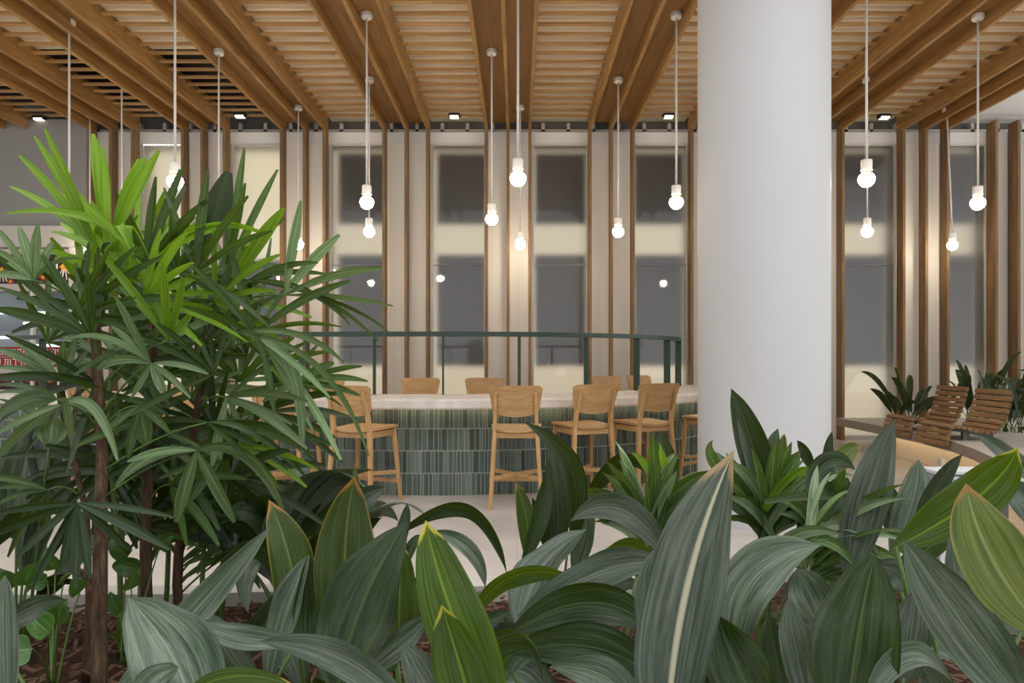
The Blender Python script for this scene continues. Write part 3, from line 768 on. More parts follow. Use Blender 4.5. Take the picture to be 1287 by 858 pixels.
def make_lounger():
    r = empty('lounge_chair', (0, 0, 0), 'lounger', 'lounge chair', 'slatted timber loungers')
    # profile in (u forward = -X, z), slats run along Y
    def slats(path, gap=0.006, w=0.052):
        b = MB()
        acc = []; pts = [Vector((p[0], 0, p[1])) for p in path]
        segs = []
        for p, q in zip(pts, pts[1:]): segs.append((p, q, (q - p).length))
        tot = sum(s[2] for s in segs); n = int(tot / (w + gap))
        for k in range(n):
            d = (k + 0.5) * tot / n
            for p, q, L in segs:
                if d <= L: break
                d -= L
            c = p + (q - p).normalized() * d; t = (q - p).normalized(); nn = Vector((-t.z, 0, t.x))
            if nn.z < 0: nn = -nn
            hw = w / 2; th = 0.016
            ring = [c - t * hw - nn * th, c + t * hw - nn * th, c + t * hw + nn * th, c - t * hw + nn * th]
            b.hexa([(v.x, -0.295, v.z) for v in ring] + [(v.x, 0.295, v.z) for v in ring])
        return b
    slats([(-0.49, -0.065), (-0.455, 0.115)]).build('leg_rest', M['bench_wood'], r, bevel=0.003)
    slats([(-0.46, 0.13), (-0.40, 0.155), (-0.22, 0.11), (-0.06, 0.085), (0.03, 0.095)]).build('seat', M['bench_wood'], r, bevel=0.003)
    slats([(0.03, 0.105), (0.10, 0.19), (0.15, 0.33), (0.195, 0.53)]).build('backrest', M['bench_wood'], r, bevel=0.003)
    for y in (-0.2, 0.2):
        b = MB()
        path = [(-0.478, -0.05), (-0.44, 0.09), (-0.39, 0.125), (-0.22, 0.08), (-0.06, 0.055), (0.03, 0.065), (0.12, 0.17), (0.17, 0.32), (0.213, 0.50)]
        for p, q in zip(path, path[1:]): b.bar((p[0], y, p[1]), (q[0], y, q[1]), 0.03, 0.02, (0, 0, 1))
        for u, z in ((-0.26, 0.09), (0.02, 0.06)): b.bar((u, y, 0.0), (u, y, z), 0.04, 0.04, (1, 0, 0))
        b.build('steel_frame', M['steel_dark'], r)
    return r
lp = make_lounger(); lp.location = (5.06, 8.64, 0.4005); lp['label'] = 'slatted timber lounger farther from the camera, its foot beside the fins'
l2 = copy_tree(lp); l2.location = (4.95, 7.72, 0.4005); l2['label'] = 'slatted timber lounger nearer the camera, with grey steel foot on the concrete'

# printed grey box on the floor at the right
bx0, bx1, by = XA(1176, 3.9), XA(1268, 3.9), 3.9
zt = ZA(596, 3.9)
e = empty('printed_box', ((bx0 + bx1) / 2, by + 0.2, 0), 'grey box with printed pale front and dark right panel, behind the broad right leaves', 'box')
b = MB(); b.box(bx0, bx1, by, by + 0.15, 0.0, zt); b.build('body', M['box_side'], e, bevel=0.006)
b = MB(); b.box(bx0 + 0.02, XA(1225, 3.9), by - 0.012, by, 0.05, zt - 0.012); b.build('front_print', M['box_grey'], e)
b = MB(); b.box(XA(1226, 3.9), bx1 - 0.01, by - 0.012, by, 0.05, zt - 0.012); b.build('dark_panel', M['box_dark'], e)
b = MB()
for k in range(3): b.box(bx0 + 0.05 + 0.0, XA(1220, 3.9), by - 0.016, by - 0.011, zt - 0.03 - 0.014 * k, zt - 0.026 - 0.014 * k)
for k in range(6):
    b.box(bx0 + 0.04 + 0.028 * k, bx0 + 0.052 + 0.028 * k, by - 0.016, by - 0.011, zt - 0.125 + 0.012 * (k % 2), zt - 0.085)
b.box(bx0 + 0.04, bx0 + 0.19, by - 0.016, by - 0.011, zt - 0.17, zt - 0.162)
b.build('print_lines', M['print_grey'], e)
b = MB(); b.box(bx0 - 0.004, bx1 + 0.004, by - 0.016, by + 0.154, zt, zt + 0.02); b.build('lid', M['box_grey'], e, bevel=0.004)
# ------------------------------------------------------------------ planter in front
SOIL = 0.40
def bed_edge(): return [(-4.5, 0.35), (4.5, 0.35), (4.5, 2.3), (3.4, 2.75), (2.2, 2.95), (1.0, 2.9), (0.0, 2.72), (-1.2, 2.62), (-2.6, 2.6), (-4.5, 2.6)]
be = bed_edge()
pl = empty('planter', (0, 1.6, 0), 'low pale concrete planter bed filled with dark soil in the foreground', 'planter')
b = MB(); n = len(be); cxm, cym = 0.0, 1.6
inn = [(x + (0.10 if x < cxm else -0.10) * (abs(x) > 4.4), y + (0.10 if y < 1 else -0.10)) for x, y in be]
lo = [b.vert((x, y, 0)) for x, y in be]; hi = [b.vert((x, y, SOIL + 0.03)) for x, y in be]; ih = [b.vert((x, y, SOIL + 0.03)) for x, y in inn]; il = [b.vert((x, y, SOIL - 0.1)) for x, y in inn]
for k in range(n):
    k2 = (k + 1) % n
    for A, B in ((lo, hi), (hi, ih), (ih, il)): b.face([A[k], A[k2], B[k2], B[k]])
b.build('rim', M['concrete'], pl)
b = MB(); rows = []
def inside(x, y):
    c = False
    for (x0, y0), (x1, y1) in zip(be, be[1:] + be[:1]):
        if (y0 > y) != (y1 > y) and x < (x1 - x0) * (y - y0) / (y1 - y0) + x0: c = not c
    return c
def ymax(x):
    best = 2.5
    for (x0, y0), (x1, y1) in zip(be[2:], be[3:]):
        if min(x0, x1) <= x <= max(x0, x1) and x0 != x1: best = y0 + (y1 - y0) * (x - x0) / (x1 - x0)
    return best
for i in range(91):
    x = -4.4 + 8.8 * i / 90; ym = ymax(x) - 0.08
    rows.append([(x, 0.42 + (ym - 0.42) * j / 40, SOIL - 0.02 + 0.025 * math.sin(x * 7 + j) * math.cos(j * 0.9 + x * 3) + random.uniform(-0.008, 0.008)) for j in range(41)])
b.grid(rows); b.build('soil', M['soil'], pl, smooth=True)
b = MB()
for k in range(3500):
    x = random.uniform(-2.2, 2.2); y = random.uniform(0.9, ymax(x) - 0.15)
    a = random.uniform(0, pi); L = random.uniform(0.008, 0.03); d = Vector((cos(a), sin(a), random.uniform(-0.3, 0.3))) * L
    c = Vector((x, y, SOIL + 0.012)); b.bar(c - d, c + d, random.uniform(0.005, 0.014), random.uniform(0.003, 0.006))
tag(b.build('bark_mulch', M['bark']), 'brown bark chips scattered over the planter soil', 'mulch', kind='stuff')

CAM = Vector((0, 0, EYE))
def bez(a, m, c, t):
    q = m * 2 - (a + c) * 0.5
    return a * (1 - t) ** 2 + q * 2 * t * (1 - t) + c * t * t
def blade(b, a, m, c, width, roll=0.0, fold=0.25, nv=24, nu=8, prof='asp', wave=0.0, curl=0.0, twist=0.0):
    """leaf blade along the curve a-m-c; roll turns it about its length, fold lifts both halves"""
    rows = []; prevS = None
    ph = random.uniform(0, 6)
    for i in range(nv + 1):
        t = i / nv
        p = bez(a, m, c, t); d = (bez(a, m, c, min(1, t + 0.01)) - bez(a, m, c, max(0, t - 0.01))).normalized()
        vdir = (p - CAM).normalized()
        if prevS is None:
            s = d.cross(vdir)
            if s.length < 1e-3: s = d.cross(Vector((0, 0, 1)))
            s.normalize(); s = Matrix.Rotation(radians(roll), 3, d) @ s
        else:
            s = (prevS - d * prevS.dot(d)).normalized()
            if twist: s = Matrix.Rotation(radians(twist) / nv, 3, d) @ s
        prevS = s; nrm = s.cross(d)
        if i == 0: sign = 1 if nrm.dot(CAM - p) > 0 else -1
        nrm = nrm * sign
        if prof == 'asp': w = max(0.02, sin(pi * min(1, t ** 0.92)) ** 0.72 if 0 < t < 1 else 0.02) * (1 - 0.10 * t) * (1 if t < 0.9 else 1 - 0.45 * ((t - 0.9) / 0.1))
        elif prof == 'cut': w = (0.12 + 0.88 * sin(pi * min(0.5, t * 0.95)) ** 0.8) * (1 if t < 0.62 else 1 - 0.72 * ((t - 0.62) / 0.38) ** 1.5)
        elif prof == 'strap': w = 0.55 + 0.45 * sin(pi * min(1, t * 1.3)) if t < 0.55 else max(0.03, (1 - ((t - 0.45) / 0.55) ** 2.0))
        elif prof == 'heart': w = max(0.02, (sin(pi * t ** 0.55)) ** 0.8)
        else: w = 1
        w *= width / 2
        cr = fold * (1 + curl * t)
        r = []
        for j in range(nu + 1):
            u = j / nu * 2 - 1
            off = abs(u) ** 1.3 * w * sin(cr) + wave * w * sin(7 * t * pi / 2 + ph + (1.5 if u > 0 else 0)) * abs(u) ** 2
            r.append(p + s * (u * w * cos(cr)) + nrm * off)
        rows.append(r)
    b.grid(rows)
def petiole(b, top, root, r0=0.005, r1=0.0035, mi=1, bow=0.0):
    mid = (Vector(top) + Vector(root)) * 0.5 + Vector((bow, 0, 0.02))
    b.tube([bez(Vector(root), mid, Vector(top), k / 6) for k in range(7)], [r0 + (r1 - r0) * k / 6 for k in range(7)], 6, mi)

def clump(label, root, rows, filler=0, fr=0.35, fmat=('asp_dark', 'asp_grey'), name='aspidistra', cat='plant', fh=(0.14, 0.32), fdir=None):
    """root: soil point; rows: (base px, mid px, tip px, depth base, depth tip, width px, roll, fold, material)"""
    e = empty(name, root, label, cat, 'aspidistra clumps in the planter' if name == 'aspidistra' else None)
    root = Vector(root)
    for (bp, mp, tp, d0, d1, wpx, roll, fold, mat) in rows:
        a = P(bp[0], bp[1], d0); c = P(tp[0], tp[1], d1); dm = (d0 + d1) / 2; m = P(mp[0], mp[1], dm)
        b = MB(); blade(b, a, m, c, wpx * dm / FPX, roll, fold, wave=0.16, twist=random.uniform(-22, 22))
        rt = Vector((root.x + (a.x - root.x) * 0.35, root.y + (a.y - root.y) * 0.35, root.z))
        if a.z > root.z + 0.02: petiole(b, a + (m - a).normalized() * 0.01, rt)
        b.build('leaf', [M[mat], M['stem']], e, smooth=True, recalc=False)
    for k in range(filler):
        ang = random.uniform(0, 2 * pi) if fdir is None else radians(random.uniform(*fdir)); h = random.uniform(*fh); R = random.uniform(0.4, 1.0) * fr
        a = root + Vector((cos(ang) * R * 0.35, sin(ang) * R * 0.35, h * 0.45)); c = root + Vector((cos(ang) * R * 1.25, sin(ang) * R * 1.25, h * random.uniform(0.55, 1.0)))
        m = (a + c) * 0.5 + Vector((0, 0, h * 0.22))
        b = MB(); blade(b, a, m, c, random.uniform(0.06, 0.10), random.uniform(-60, 60), random.uniform(0.1, 0.4), nv=14, nu=6, wave=0.12)
        petiole(b, a, root + Vector((cos(ang) * 0.03, sin(ang) * 0.03, 0)))
        b.build('leaf', [M[random.choice(fmat)], M['stem']], e, smooth=True, recalc=False)
    return e
G, K, BR, ED, TI, RI = 'asp_grey', 'asp_dark', 'asp_bright', 'asp_edge', 'asp_tip', 'asp_rib'
def root(px, D): return (XA(px, D), D, SOIL)

clump('aspidistra in the left corner with a folded grey leaf before the palm trunks', root(200, 1.25), [
    ((245, 930), (222, 835), (161, 751), 1.05, 1.20, 118, 0, 0.45, G),
    ((140, 880), (238, 775), (341, 660), 1.30, 1.55, 46, 20, 0.2, G),
    ((8, 930), (4, 800), (6, 722), 1.0, 1.05, 34, 20, 0.3, G),
    ((-10, 808), (30, 768), (82, 753), 1.35, 1.5, 34, 30, 0.3, G),
    ((380, 805), (300, 800), (248, 779), 1.35, 1.4, 34, 10, 0.3, G),
    ((160, 905), (190, 858), (225, 838), 1.0, 1.1, 40, 0, 0.3, G),
    ((330, 880), (280, 812), (262, 770), 1.5, 1.6, 50, 30, 0.3, K),
], 5, 0.25)
clump('aspidistra with a pale grey leaf lying along the bottom edge of the picture', root(420, 1.05), [
    ((520, 905), (430, 828), (326, 806), 0.95, 1.10, 44, -10, 0.3, G),
    ((230, 880), (290, 850), (372, 862), 0.95, 1.0, 24, 0, 0.2, BR),
    ((560, 905), (532, 855), (507, 808), 0.95, 1.0, 50, 0, 0.3, G),
    ((450, 850), (498, 808), (545, 768), 1.2, 1.3, 42, 25, 0.3, G),
    ((500, 900), (455, 850), (400, 838), 1.15, 1.25, 50, 0, 0.3, K),
], 4, 0.22)
clump('aspidistra with upright leaves edged in yellow, below the stool crossed by palm tips', root(400, 1.6), [
    ((372, 800), (366, 712), (338, 628), 1.55, 1.65, 62, 20, 0.3, ED),
    ((338, 860), (362, 765), (389, 697), 1.42, 1.5, 46, -20, 0.5, G),
    ((385, 830), (384, 765), (388, 697), 1.44, 1.5, 40, 30, 0.3, K),
    ((440, 830), (433, 705), (446, 598), 1.45, 1.55, 84, 0, 0.35, ED),
    ((446, 640), (447, 608), (445, 581), 1.54, 1.56, 9, 0, 0.3, ED),
    ((300, 830), (345, 770), (400, 720), 1.9, 1.9, 40, 0, 0.3, K),
    ((405, 700), (440, 640), (484, 612), 1.9, 2.0, 44, 10, 0.3, G),
], 5, 0.2)
clump('aspidistra with a broad dark leaf beside a tall bright green one, bottom middle', root(530, 1.2), [
    ((425, 870), (455, 760), (512, 655), 1.15, 1.25, 104, -15, 0.2, K),
    ((500, 840), (502, 755), (503, 680), 1.3, 1.35, 50, 10, 0.35, BR),
    ((640, 930), (570, 775), (535, 654), 0.95, 1.05, 84, 5, 0.22, BR),
    ((610, 950), (582, 850), (555, 760), 0.88, 0.92, 80, 0, 0.3, BR),
    ((560, 860), (650, 800), (682, 858), 1.15, 1.05, 40, 20, 0.3, K),
    ((485, 720), (505, 670), (512, 632), 1.8, 1.85, 20, 0, 0.4, K),
    ((500, 730), (515, 690), (528, 672), 1.8, 1.85, 16, 0, 0.4, K),
], 4, 0.2)
clump('aspidistra whose slim leaves arch over the bare floor in the middle', root(590, 1.9), [
    ((495, 676), (585, 640), (637, 720), 1.85, 1.85, 24, 35, 0.35, K),
    ((545, 668), (590, 690), (610, 738), 1.95, 1.9, 22, 0, 0.3, G),
    ((595, 775), (650, 722), (736, 733), 1.5, 1.45, 30, 20, 0.35, BR),
    ((585, 800), (612, 782), (640, 770), 1.8, 1.85, 22, 0, 0.3, K),
], 2, 0.15)
clump('aspidistra with a leaf curving up before the stool seen straight from behind', root(690, 2.0), [
    ((714, 690), (720, 595), (658, 530), 1.9, 1.75, 32, 30, 0.4, K),
    ((700, 700), (700, 610), (690, 560), 1.95, 2.0, 40, 10, 0.3, K),
    ((655, 715), (680, 640), (690, 577), 1.85, 1.9, 26, 15, 0.4, K),
    ((664, 710), (662, 655), (648, 606), 1.9, 1.95, 28, 10, 0.4, ED),
    ((690, 700), (685, 660), (668, 625), 2.0, 2.0, 22, 0, 0.3, K),
    ((720, 720), (735, 670), (742, 615), 2.1, 2.1, 30, 0, 0.3, G),
    ((730, 640), (780, 580), (820, 600), 2.2, 2.1, 26, 20, 0.3, K),
    ((655, 790), (680, 715), (738, 665), 1.5, 1.7, 62, -10, 0.25, G),
], 5, 0.25)
clump('aspidistra of long grey leaves lying sideways, left of the giant pale-ribbed leaf', root(740, 1.4), [
    ((838, 700), (780, 640), (717, 655), 1.30, 1.30, 42, 15, 0.35, G),
    ((830, 705), (745, 722), (650, 775), 1.35, 1.45, 50, 10, 0.25, G),
    ((820, 790), (735, 757), (636, 800), 1.25, 1.3, 56, 0, 0.3, K),
    ((640, 850), (700, 790), (830, 770), 1.3, 1.3, 40, 20, 0.3, G),
    ((825, 855), (740, 812), (640, 822), 1.2, 1.25, 66, 0, 0.2, K),
    ((600, 870), (660, 800), (690, 760), 1.4, 1.5, 24, 30, 0.4, BR),
    ((800, 900), (760, 850), (690, 838), 1.05, 1.1, 50, 0, 0.2, G),
    ((800, 730), (800, 690), (760, 690), 1.5, 1.5, 30, 0, 0.2, BR),
], 5, 0.25)
clump('aspidistra with the giant grey leaf marked by a wide cream midrib', root(880, 1.05), [
    ((838, 950), (862, 745), (922, 566), 0.92, 1.02, 112, -12, 0.3, RI),
    ((850, 860), (818, 770), (822, 690), 1.05, 1.12, 46, 10, 0.3, G),
    ((925, 830), (945, 730), (1032, 685), 1.0, 1.05, 80, -15, 0.45, G),
    ((965, 905), (925, 835), (902, 772), 0.95, 1.0, 86, 0, 0.3, K),
    ((1020, 900), (1000, 815), (992, 750), 1.05, 1.1, 44, 10, 0.3, G),
    ((1040, 800), (1020, 750), (1000, 715), 1.25, 1.3, 60, 0, 0.2, G),
    ((985, 880), (975, 820), (965, 770), 1.15, 1.2, 36, 0, 0.3, K),
    ((900, 905), (870, 850), (842, 815), 1.0, 1.05, 60, 0, 0.3, K),
], 5, 0.22)
clump('aspidistra with a broad upright dark leaf ending in a fine tip, lower right', root(1090, 1.1), [
    ((1062, 930), (1078, 800), (1100, 696), 0.98, 1.02, 112, 0, 0.2, K),
    ((1135, 860), (1145, 795), (1152, 738), 1.1, 1.15, 50, 0, 0.25, G),
    ((1300, 900), (1208, 780), (1136, 678), 0.92, 1.0, 84, 0, 0.3, G),
    ((1085, 890), (1140, 822), (1196, 856), 0.95, 0.98, 36, 20, 0.35, G),
    ((1190, 890), (1175, 850), (1150, 830), 1.1, 1.1, 44, 0, 0.3, G),
    ((1150, 750), (1130, 722), (1098, 710), 1.3, 1.35, 40, 10, 0.2, G),
    ((1290, 800), (1240, 760), (1170, 735), 1.15, 1.2, 40, 10, 0.2, G),
], 4, 0.2)
clump('aspidistra at the right edge with a yellow-green leaf burnt brown at its tip', root(1270, 1.15), [
    ((1318, 800), (1246, 700), (1214, 607), 0.92, 0.98, 92, 0, 0.25, TI),
    ((1120, 690), (1228, 625), (1279, 562), 1.3, 1.2, 66, -20, 0.3, BR),
    ((1150, 700), (1172, 625), (1210, 570), 1.4, 1.4, 28, 10, 0.4, K),
    ((1120, 720), (1165, 690), (1205, 660), 1.4, 1.4, 30, 10, 0.3, BR),
    ((1215, 760), (1210, 715), (1200, 660), 1.2, 1.25, 44, 0, 0.3, G),
    ((1320, 620), (1270, 575), (1228, 546), 1.6, 1.7, 26, 20, 0.3, G),
    ((1320, 680), (1290, 630), (1262, 610), 1.5, 1.6, 40, 0, 0.3, G),
    ((1320, 720), (1290, 690), (1266, 660), 1.5, 1.6, 22, 0, 0.3, K),
], 4, 0.2)
clump('aspidistra of tall upright grey leaves before the warm-lit bench platform', root(1060, 1.85), [
    ((1066, 730), (1090, 625), (1124, 527), 1.5, 1.55, 54, 5, 0.25, G),
    ((1120, 700), (1146, 632), (1154, 577), 1.6, 1.65, 42, 0, 0.25, G),
    ((1142, 700), (1124, 645), (1112, 598), 1.65, 1.65, 36, 0, 0.25, G),
    ((1015, 625), (1040, 580), (1075, 590), 1.8, 1.75, 34, 10, 0.3, G),
    ((1040, 600), (1040, 570), (1046, 541), 2.0, 2.0, 14, 0, 0.4, K),
    ((1020, 590), (1012, 570), (1002, 553), 2.0, 2.0, 16, 0, 0.4, K),
    ((1045, 600), (1062, 572), (1082, 560), 2.0, 2.0, 26, 0, 0.3, TI),
    ((1030, 660), (1050, 625), (1066, 600), 1.9, 1.9, 40, 0, 0.3, K),
    ((1000, 680), (1030, 640), (1045, 610), 2.0, 2.0, 36, 0, 0.3, K),
], 5, 0.25)
clump('aspidistra with one tall pointed leaf standing against the white column', root(955, 2.1), [
    ((965, 640), (946, 560), (919, 488), 2.0, 2.05, 44, 5, 0.35, K),
    ((955, 630), (940, 575), (926, 524), 1.98, 2.0, 10, 0, 0.3, G),
    ((960, 620), (968, 575), (978, 538), 2.05, 2.05, 24, 0, 0.35, G),
    ((980, 600), (983, 565), (986, 545), 2.1, 2.1, 12, 0, 0.3, TI),
    ((830, 640), (838, 590), (828, 540), 2.2, 2.25, 34, 0, 0.3, K),
], 2, 0.2)
clump('dark aspidistra behind the palm, left of the stool crossed by palm tips', root(390, 2.25), [
    ((330, 690), (380, 612), (470, 590), 2.2, 2.15, 40, 10, 0.3, G),
    ((350, 700), (420, 600), (475, 640), 2.2, 2.1, 44, 20, 0.3, G),
    ((360, 720), (385, 640), (410, 590), 2.25, 2.3, 44, 0, 0.3, K),
    ((330, 720), (340, 650), (330, 600), 2.3, 2.3, 44, 0, 0.3, K),
    ((380, 720), (400, 665), (425, 620), 2.2, 2.2, 50, 0, 0.3, K),
    ((310, 710), (300, 660), (280, 620), 2.3, 2.3, 40, 0, 0.3, G),
    ((340, 690), (310, 715), (312, 770), 2.1, 2.0, 30, 10, 0.3, G),
    ((300, 690), (260, 650), (250, 690), 2.3, 2.2, 26, 0, 0.3, K),
    ((420, 730), (440, 680), (480, 650), 2.1, 2.1, 30, 0, 0.3, K),
], 16, 0.4, fmat=('asp_dark', 'asp_dark', 'asp_grey'), fh=(0.3, 0.5))
clump('dark aspidistra at the left edge behind the fan of dark palm fingers', root(20, 2.2), [
    ((20, 680), (30, 590), (60, 505), 2.25, 2.3, 60, 0, 0.3, G),
    ((100, 660), (60, 590), (45, 530), 2.3, 2.3, 40, 0, 0.3, G),
    ((62, 560), (65, 540), (66, 522), 2.0, 2.0, 36, 0, 0.1, 'palm_pale'),
    ((-20, 700), (40, 640), (90, 660), 2.2, 2.1, 30, 0, 0.3, K),
], 10, 0.35, fh=(0.2, 0.42))

# ------------------------------------------------------------------ strap-leaved rosettes
def rosette(label, rpx, D, cpx, n, lo, hi, Lpx, wpx, seed, extra=(), tilt=0.5):
    rnd = random.Random(seed)
    e = empty('strap_leaf_plant', root(rpx, D), label, 'plant', 'strap-leaved plants in the planter')
    base = P(cpx[0], cpx[1], D)
    b = MB(); petiole(b, base, e.location, 0.014, 0.012, 0); b.build('stem', [M['stem']], e, smooth=True)
    for k in range(n):
        a = radians(lo + (hi - lo) * (k + rnd.random() * 0.9) / n); L = Lpx * rnd.uniform(0.6, 1.05) * D / FPX
        dy = rnd.uniform(-tilt, tilt)
        d = Vector((cos(a), dy, sin(a)))
        p0 = base + Vector((rnd.uniform(-0.02, 0.02), rnd.uniform(-0.02, 0.02), rnd.uniform(-0.05, 0.03)))
        c = p0 + d * L + Vector((0, 0, -L * 0.16 * abs(cos(a)))); m = p0 + d * L * 0.5 + Vector((0, 0, L * 0.08))
        b = MB(); blade(b, p0, m, c, wpx * rnd.uniform(0.75, 1.15) * D / FPX, rnd.uniform(-55, 55), rnd.uniform(0.3, 0.6), nv=12, nu=4, prof='strap')
        b.build('leaf', [M['strap'] if rnd.random() < 0.7 else M['strap_pale']], e, smooth=True, recalc=False)
    for (bp, mp, tp, d0, d1, w, mt) in extra:
        a = P(*bp, d0); c = P(*tp, d1); m = P(*mp, (d0 + d1) / 2)
        b = MB(); blade(b, a, m, c, w * d0 / FPX, rnd.uniform(-20, 20), 0.35, nv=14, nu=4, prof='strap'); b.build('leaf', [M[mt]], e, smooth=True, recalc=False)
rosette('strap-leaved plant below the stools, left of the giant pale-ribbed leaf', 815, 1.95, (818, 668), 36, 35, 155, 118, 17, 1, [
    ((850, 660), (838, 605), (829, 556), 2.0, 2.0, 17, 'palm_bright'), ((838, 640), (815, 590), (793, 568), 2.0, 2.0, 12, 'palm_bright'), ((790, 660), (780, 610), (770, 598), 2.0, 2.0, 22, 'strap'), ((800, 660), (790, 620), (786, 588), 2.0, 2.0, 20, 'strap_pale')])
rosette('strap-leaved plant with brown-tipped leaves before the foot of the white column', 955, 2.0, (962, 655), 44, 12, 168, 122, 16, 2, [
    ((960, 640), (995, 600), (1022, 588), 1.95, 1.9, 16, 'palm_bright'), ((960, 640), (990, 595), (1006, 570), 1.95, 1.95, 14, 'strap'), ((960, 640), (900, 585), (896, 553), 2.0, 2.0, 18, 'strap'), ((960, 630), (1010, 622), (1052, 627), 1.9, 1.8, 13, 'strap_pale')])
rosette('low strap-leaved plant spilling over to the right, between the upright aspidistras', 1060, 1.6, (1020, 700), 36, -25, 70, 130, 12, 3, [
    ((1000, 690), (1060, 668), (1140, 680), 1.55, 1.5, 14, 'strap_pale'), ((1000, 690), (1060, 660), (1110, 705), 1.55, 1.5, 14, 'strap_pale'), ((1000, 690), (1040, 680), (1080, 720), 1.55, 1.5, 16, 'strap'), ((960, 720), (1000, 672), (1060, 672), 1.55, 1.5, 18, 'strap_pale')], 0.8)

rosette('strap-leaved plant right of the column foot, partly behind a tall grey aspidistra leaf', 1040, 1.95, (1035, 665), 26, 20, 150, 95, 15, 4)
# ------------------------------------------------------------------ lady palm
palm = empty('lady_palm', (XA(160, 2.0), 2.0, SOIL), 'tall bushy lady palm with fan leaves and fibrous brown trunks at the left', 'palm')
trunks = [[P(124, 872, 1.86), P(126, 700, 1.88), P(128, 560, 1.95), P(120, 420, 2.0), P(124, 320, 2.05)],
          [P(182, 800, 2.15), P(184, 680, 2.15), P(186, 560, 2.15), P(192, 450, 2.12), P(195, 330, 2.1)],
          [P(222, 800, 2.25), P(224, 700, 2.25), P(240, 560, 2.2), P(262, 440, 2.15), P(275, 350, 2.1)],
          [P(108, 865, 1.95), P(112, 760, 1.95), P(108, 640, 2.0), P(85, 540, 2.05), P(78, 480, 2.05)]]
for k, tp in enumerate(trunks):
    r0 = (0.021, 0.02, 0.016, 0.011)[k]
    b = MB(); tp = [Vector((tp[0].x, tp[0].y, SOIL - 0.02))] + [q for q in tp if q.z > SOIL + 0.05]
    pts = []
    for p, q in zip(tp, tp[1:]):
        for s in range(6): pts.append(p.lerp(q, s / 6) + Vector((random.uniform(-1, 1), random.uniform(-1, 1), 0)) * 0.0015)
    pts.append(tp[-1]); n = len(pts)
    b.tube(pts, [r0 * (1 - 0.55 * i / n) * random.uniform(0.93, 1.08) for i in range(n)], 10)
    b.build('trunk', M['trunk'], palm, smooth=True)
def near_trunk(p):
    best = None
    for tp in trunks:
        for i in range(len(tp) - 1):
            for s in range(8):
                q = tp[i].lerp(tp[i + 1], s / 8)
                dd = (q - p).length + (0.9 if q.z > p.z - 0.03 else 0) + abs(q.z - (p.z - 0.16)) * 0.5
                if best is None or dd < best[0]: best = (dd, q)
    return best[1]
def fan(hub, D, tips, mat, wpx=11, dt=0.12, arch=0.07):
    h = P(hub[0], hub[1], D); b = MB()
    for tp in tips:
        w = tp[2] if len(tp) > 2 else wpx
        c = P(tp[0], tp[1], D + random.uniform(-dt, dt)); L = (c - h).length
        m = (h + c) * 0.5
        if len(tp) > 4: m = P(tp[3], tp[4], D)
        else: m = m + Vector((0, 0, arch * L * abs((c - h).normalized().x) + 0.0))
        blade(b, h, m, c, w * D / FPX, random.uniform(-35, 35), 0.3, nv=12, nu=4, prof='cut')
    q = near_trunk(h); petiole(b, h, q, 0.0035, 0.0025, 1)
    b.build('leaf', [M[mat], M['stem']], palm, smooth=True, recalc=False)
PB, PG, PP, PD = 'palm_bright', 'palm_green', 'palm_pale', 'palm_dark'
fan((122, 312), 2.0, [(57, 162), (43, 171), (60, 200), (24, 195), (12, 234)], PB, 13)
fan((134, 305), 2.0, [(117, 168, 16), (128, 184, 15), (122, 175, 10)], PB, 15, 0.04)
fan((140, 305), 2.0, [(182, 198, 17), (175, 200, 15), (200, 189, 13)], PB, 14, 0.05)
fan((168, 320), 1.95, [(8, 268, 10, 110, 272), (40, 265, 10, 120, 278), (100, 248, 8), (165, 330, 12, 150, 283), (190, 330, 12, 165, 285)], PB, 10)
fan((182, 338), 2.05, [(226, 213), (231, 209), (233, 234), (196, 222), (261, 251, 11), (245, 272)], PG, 11)
fan((195, 328), 2.0, [(245, 300), (340, 297, 11, 262, 283), (300, 284, 11, 250, 292), (275, 262, 10), (212, 270, 11)], PB, 11)
fan((252, 330), 2.1, [(287, 216, 34)], PD, 34, 0.02)
fan((283, 350), 2.1, [(307, 186, 11), (308, 230, 10), (349, 213, 10), (358, 274, 10), (290, 240, 9)], PG, 10)
fan((290, 360), 2.05, [(357, 261, 18), (335, 300, 10), (352, 320, 9), (330, 330, 11)], PB, 12)
fan((225, 345), 2.05, [(215, 262), (195, 270), (258, 285), (268, 300), (178, 290)], PG, 12)
fan((358, 371), 2.05, [(378, 252, 13), (427, 295, 14), (480, 337, 13), (494, 384, 9, 420, 372), (365, 310, 8)], PP, 12, 0.06)
fan((312, 352), 2.05, [(475, 428, 8, 400, 372), (490, 418, 6, 420, 378), (440, 408, 8, 385, 365), (400, 330, 8), (412, 345, 8)], PG, 8)
fan((300, 418), 1.95, [(335, 472, 14, 325, 425), (380, 568, 17, 362, 455), (464, 573, 11, 400, 460), (432, 456, 9, 375, 420), (295, 438, 13, 292, 422)], PP, 12)
fan((330, 430), 1.95, [(428, 578, 12, 385, 500), (395, 545, 10), (345, 520, 10), (415, 500, 9)], PP, 11)
fan((374, 481), 2.15, [(420, 456, 12), (462, 479, 9), (452, 497, 9), (455, 460, 9), (324, 470, 9), (326, 490, 9), (330, 505, 9), (430, 510, 8)], PG, 9)
fan((247, 566), 1.9, [(145, 612, 18, 190, 575), (221, 656, 17), (295, 656, 18), (357, 640, 26, 310, 570), (160, 580, 12)], PP, 18, 0.06)
fan((260, 531), 1.95, [(270, 576, 9), (318, 583, 10), (348, 580, 9), (362, 590, 9), (395, 572, 12, 330, 540), (375, 548, 10), (385, 600, 10, 320, 545), (425, 562, 9)], PG, 10)
fan((300, 560), 2.0, [(385, 612, 12), (370, 540, 11), (400, 590, 9), (350, 610, 9)], PB, 10)
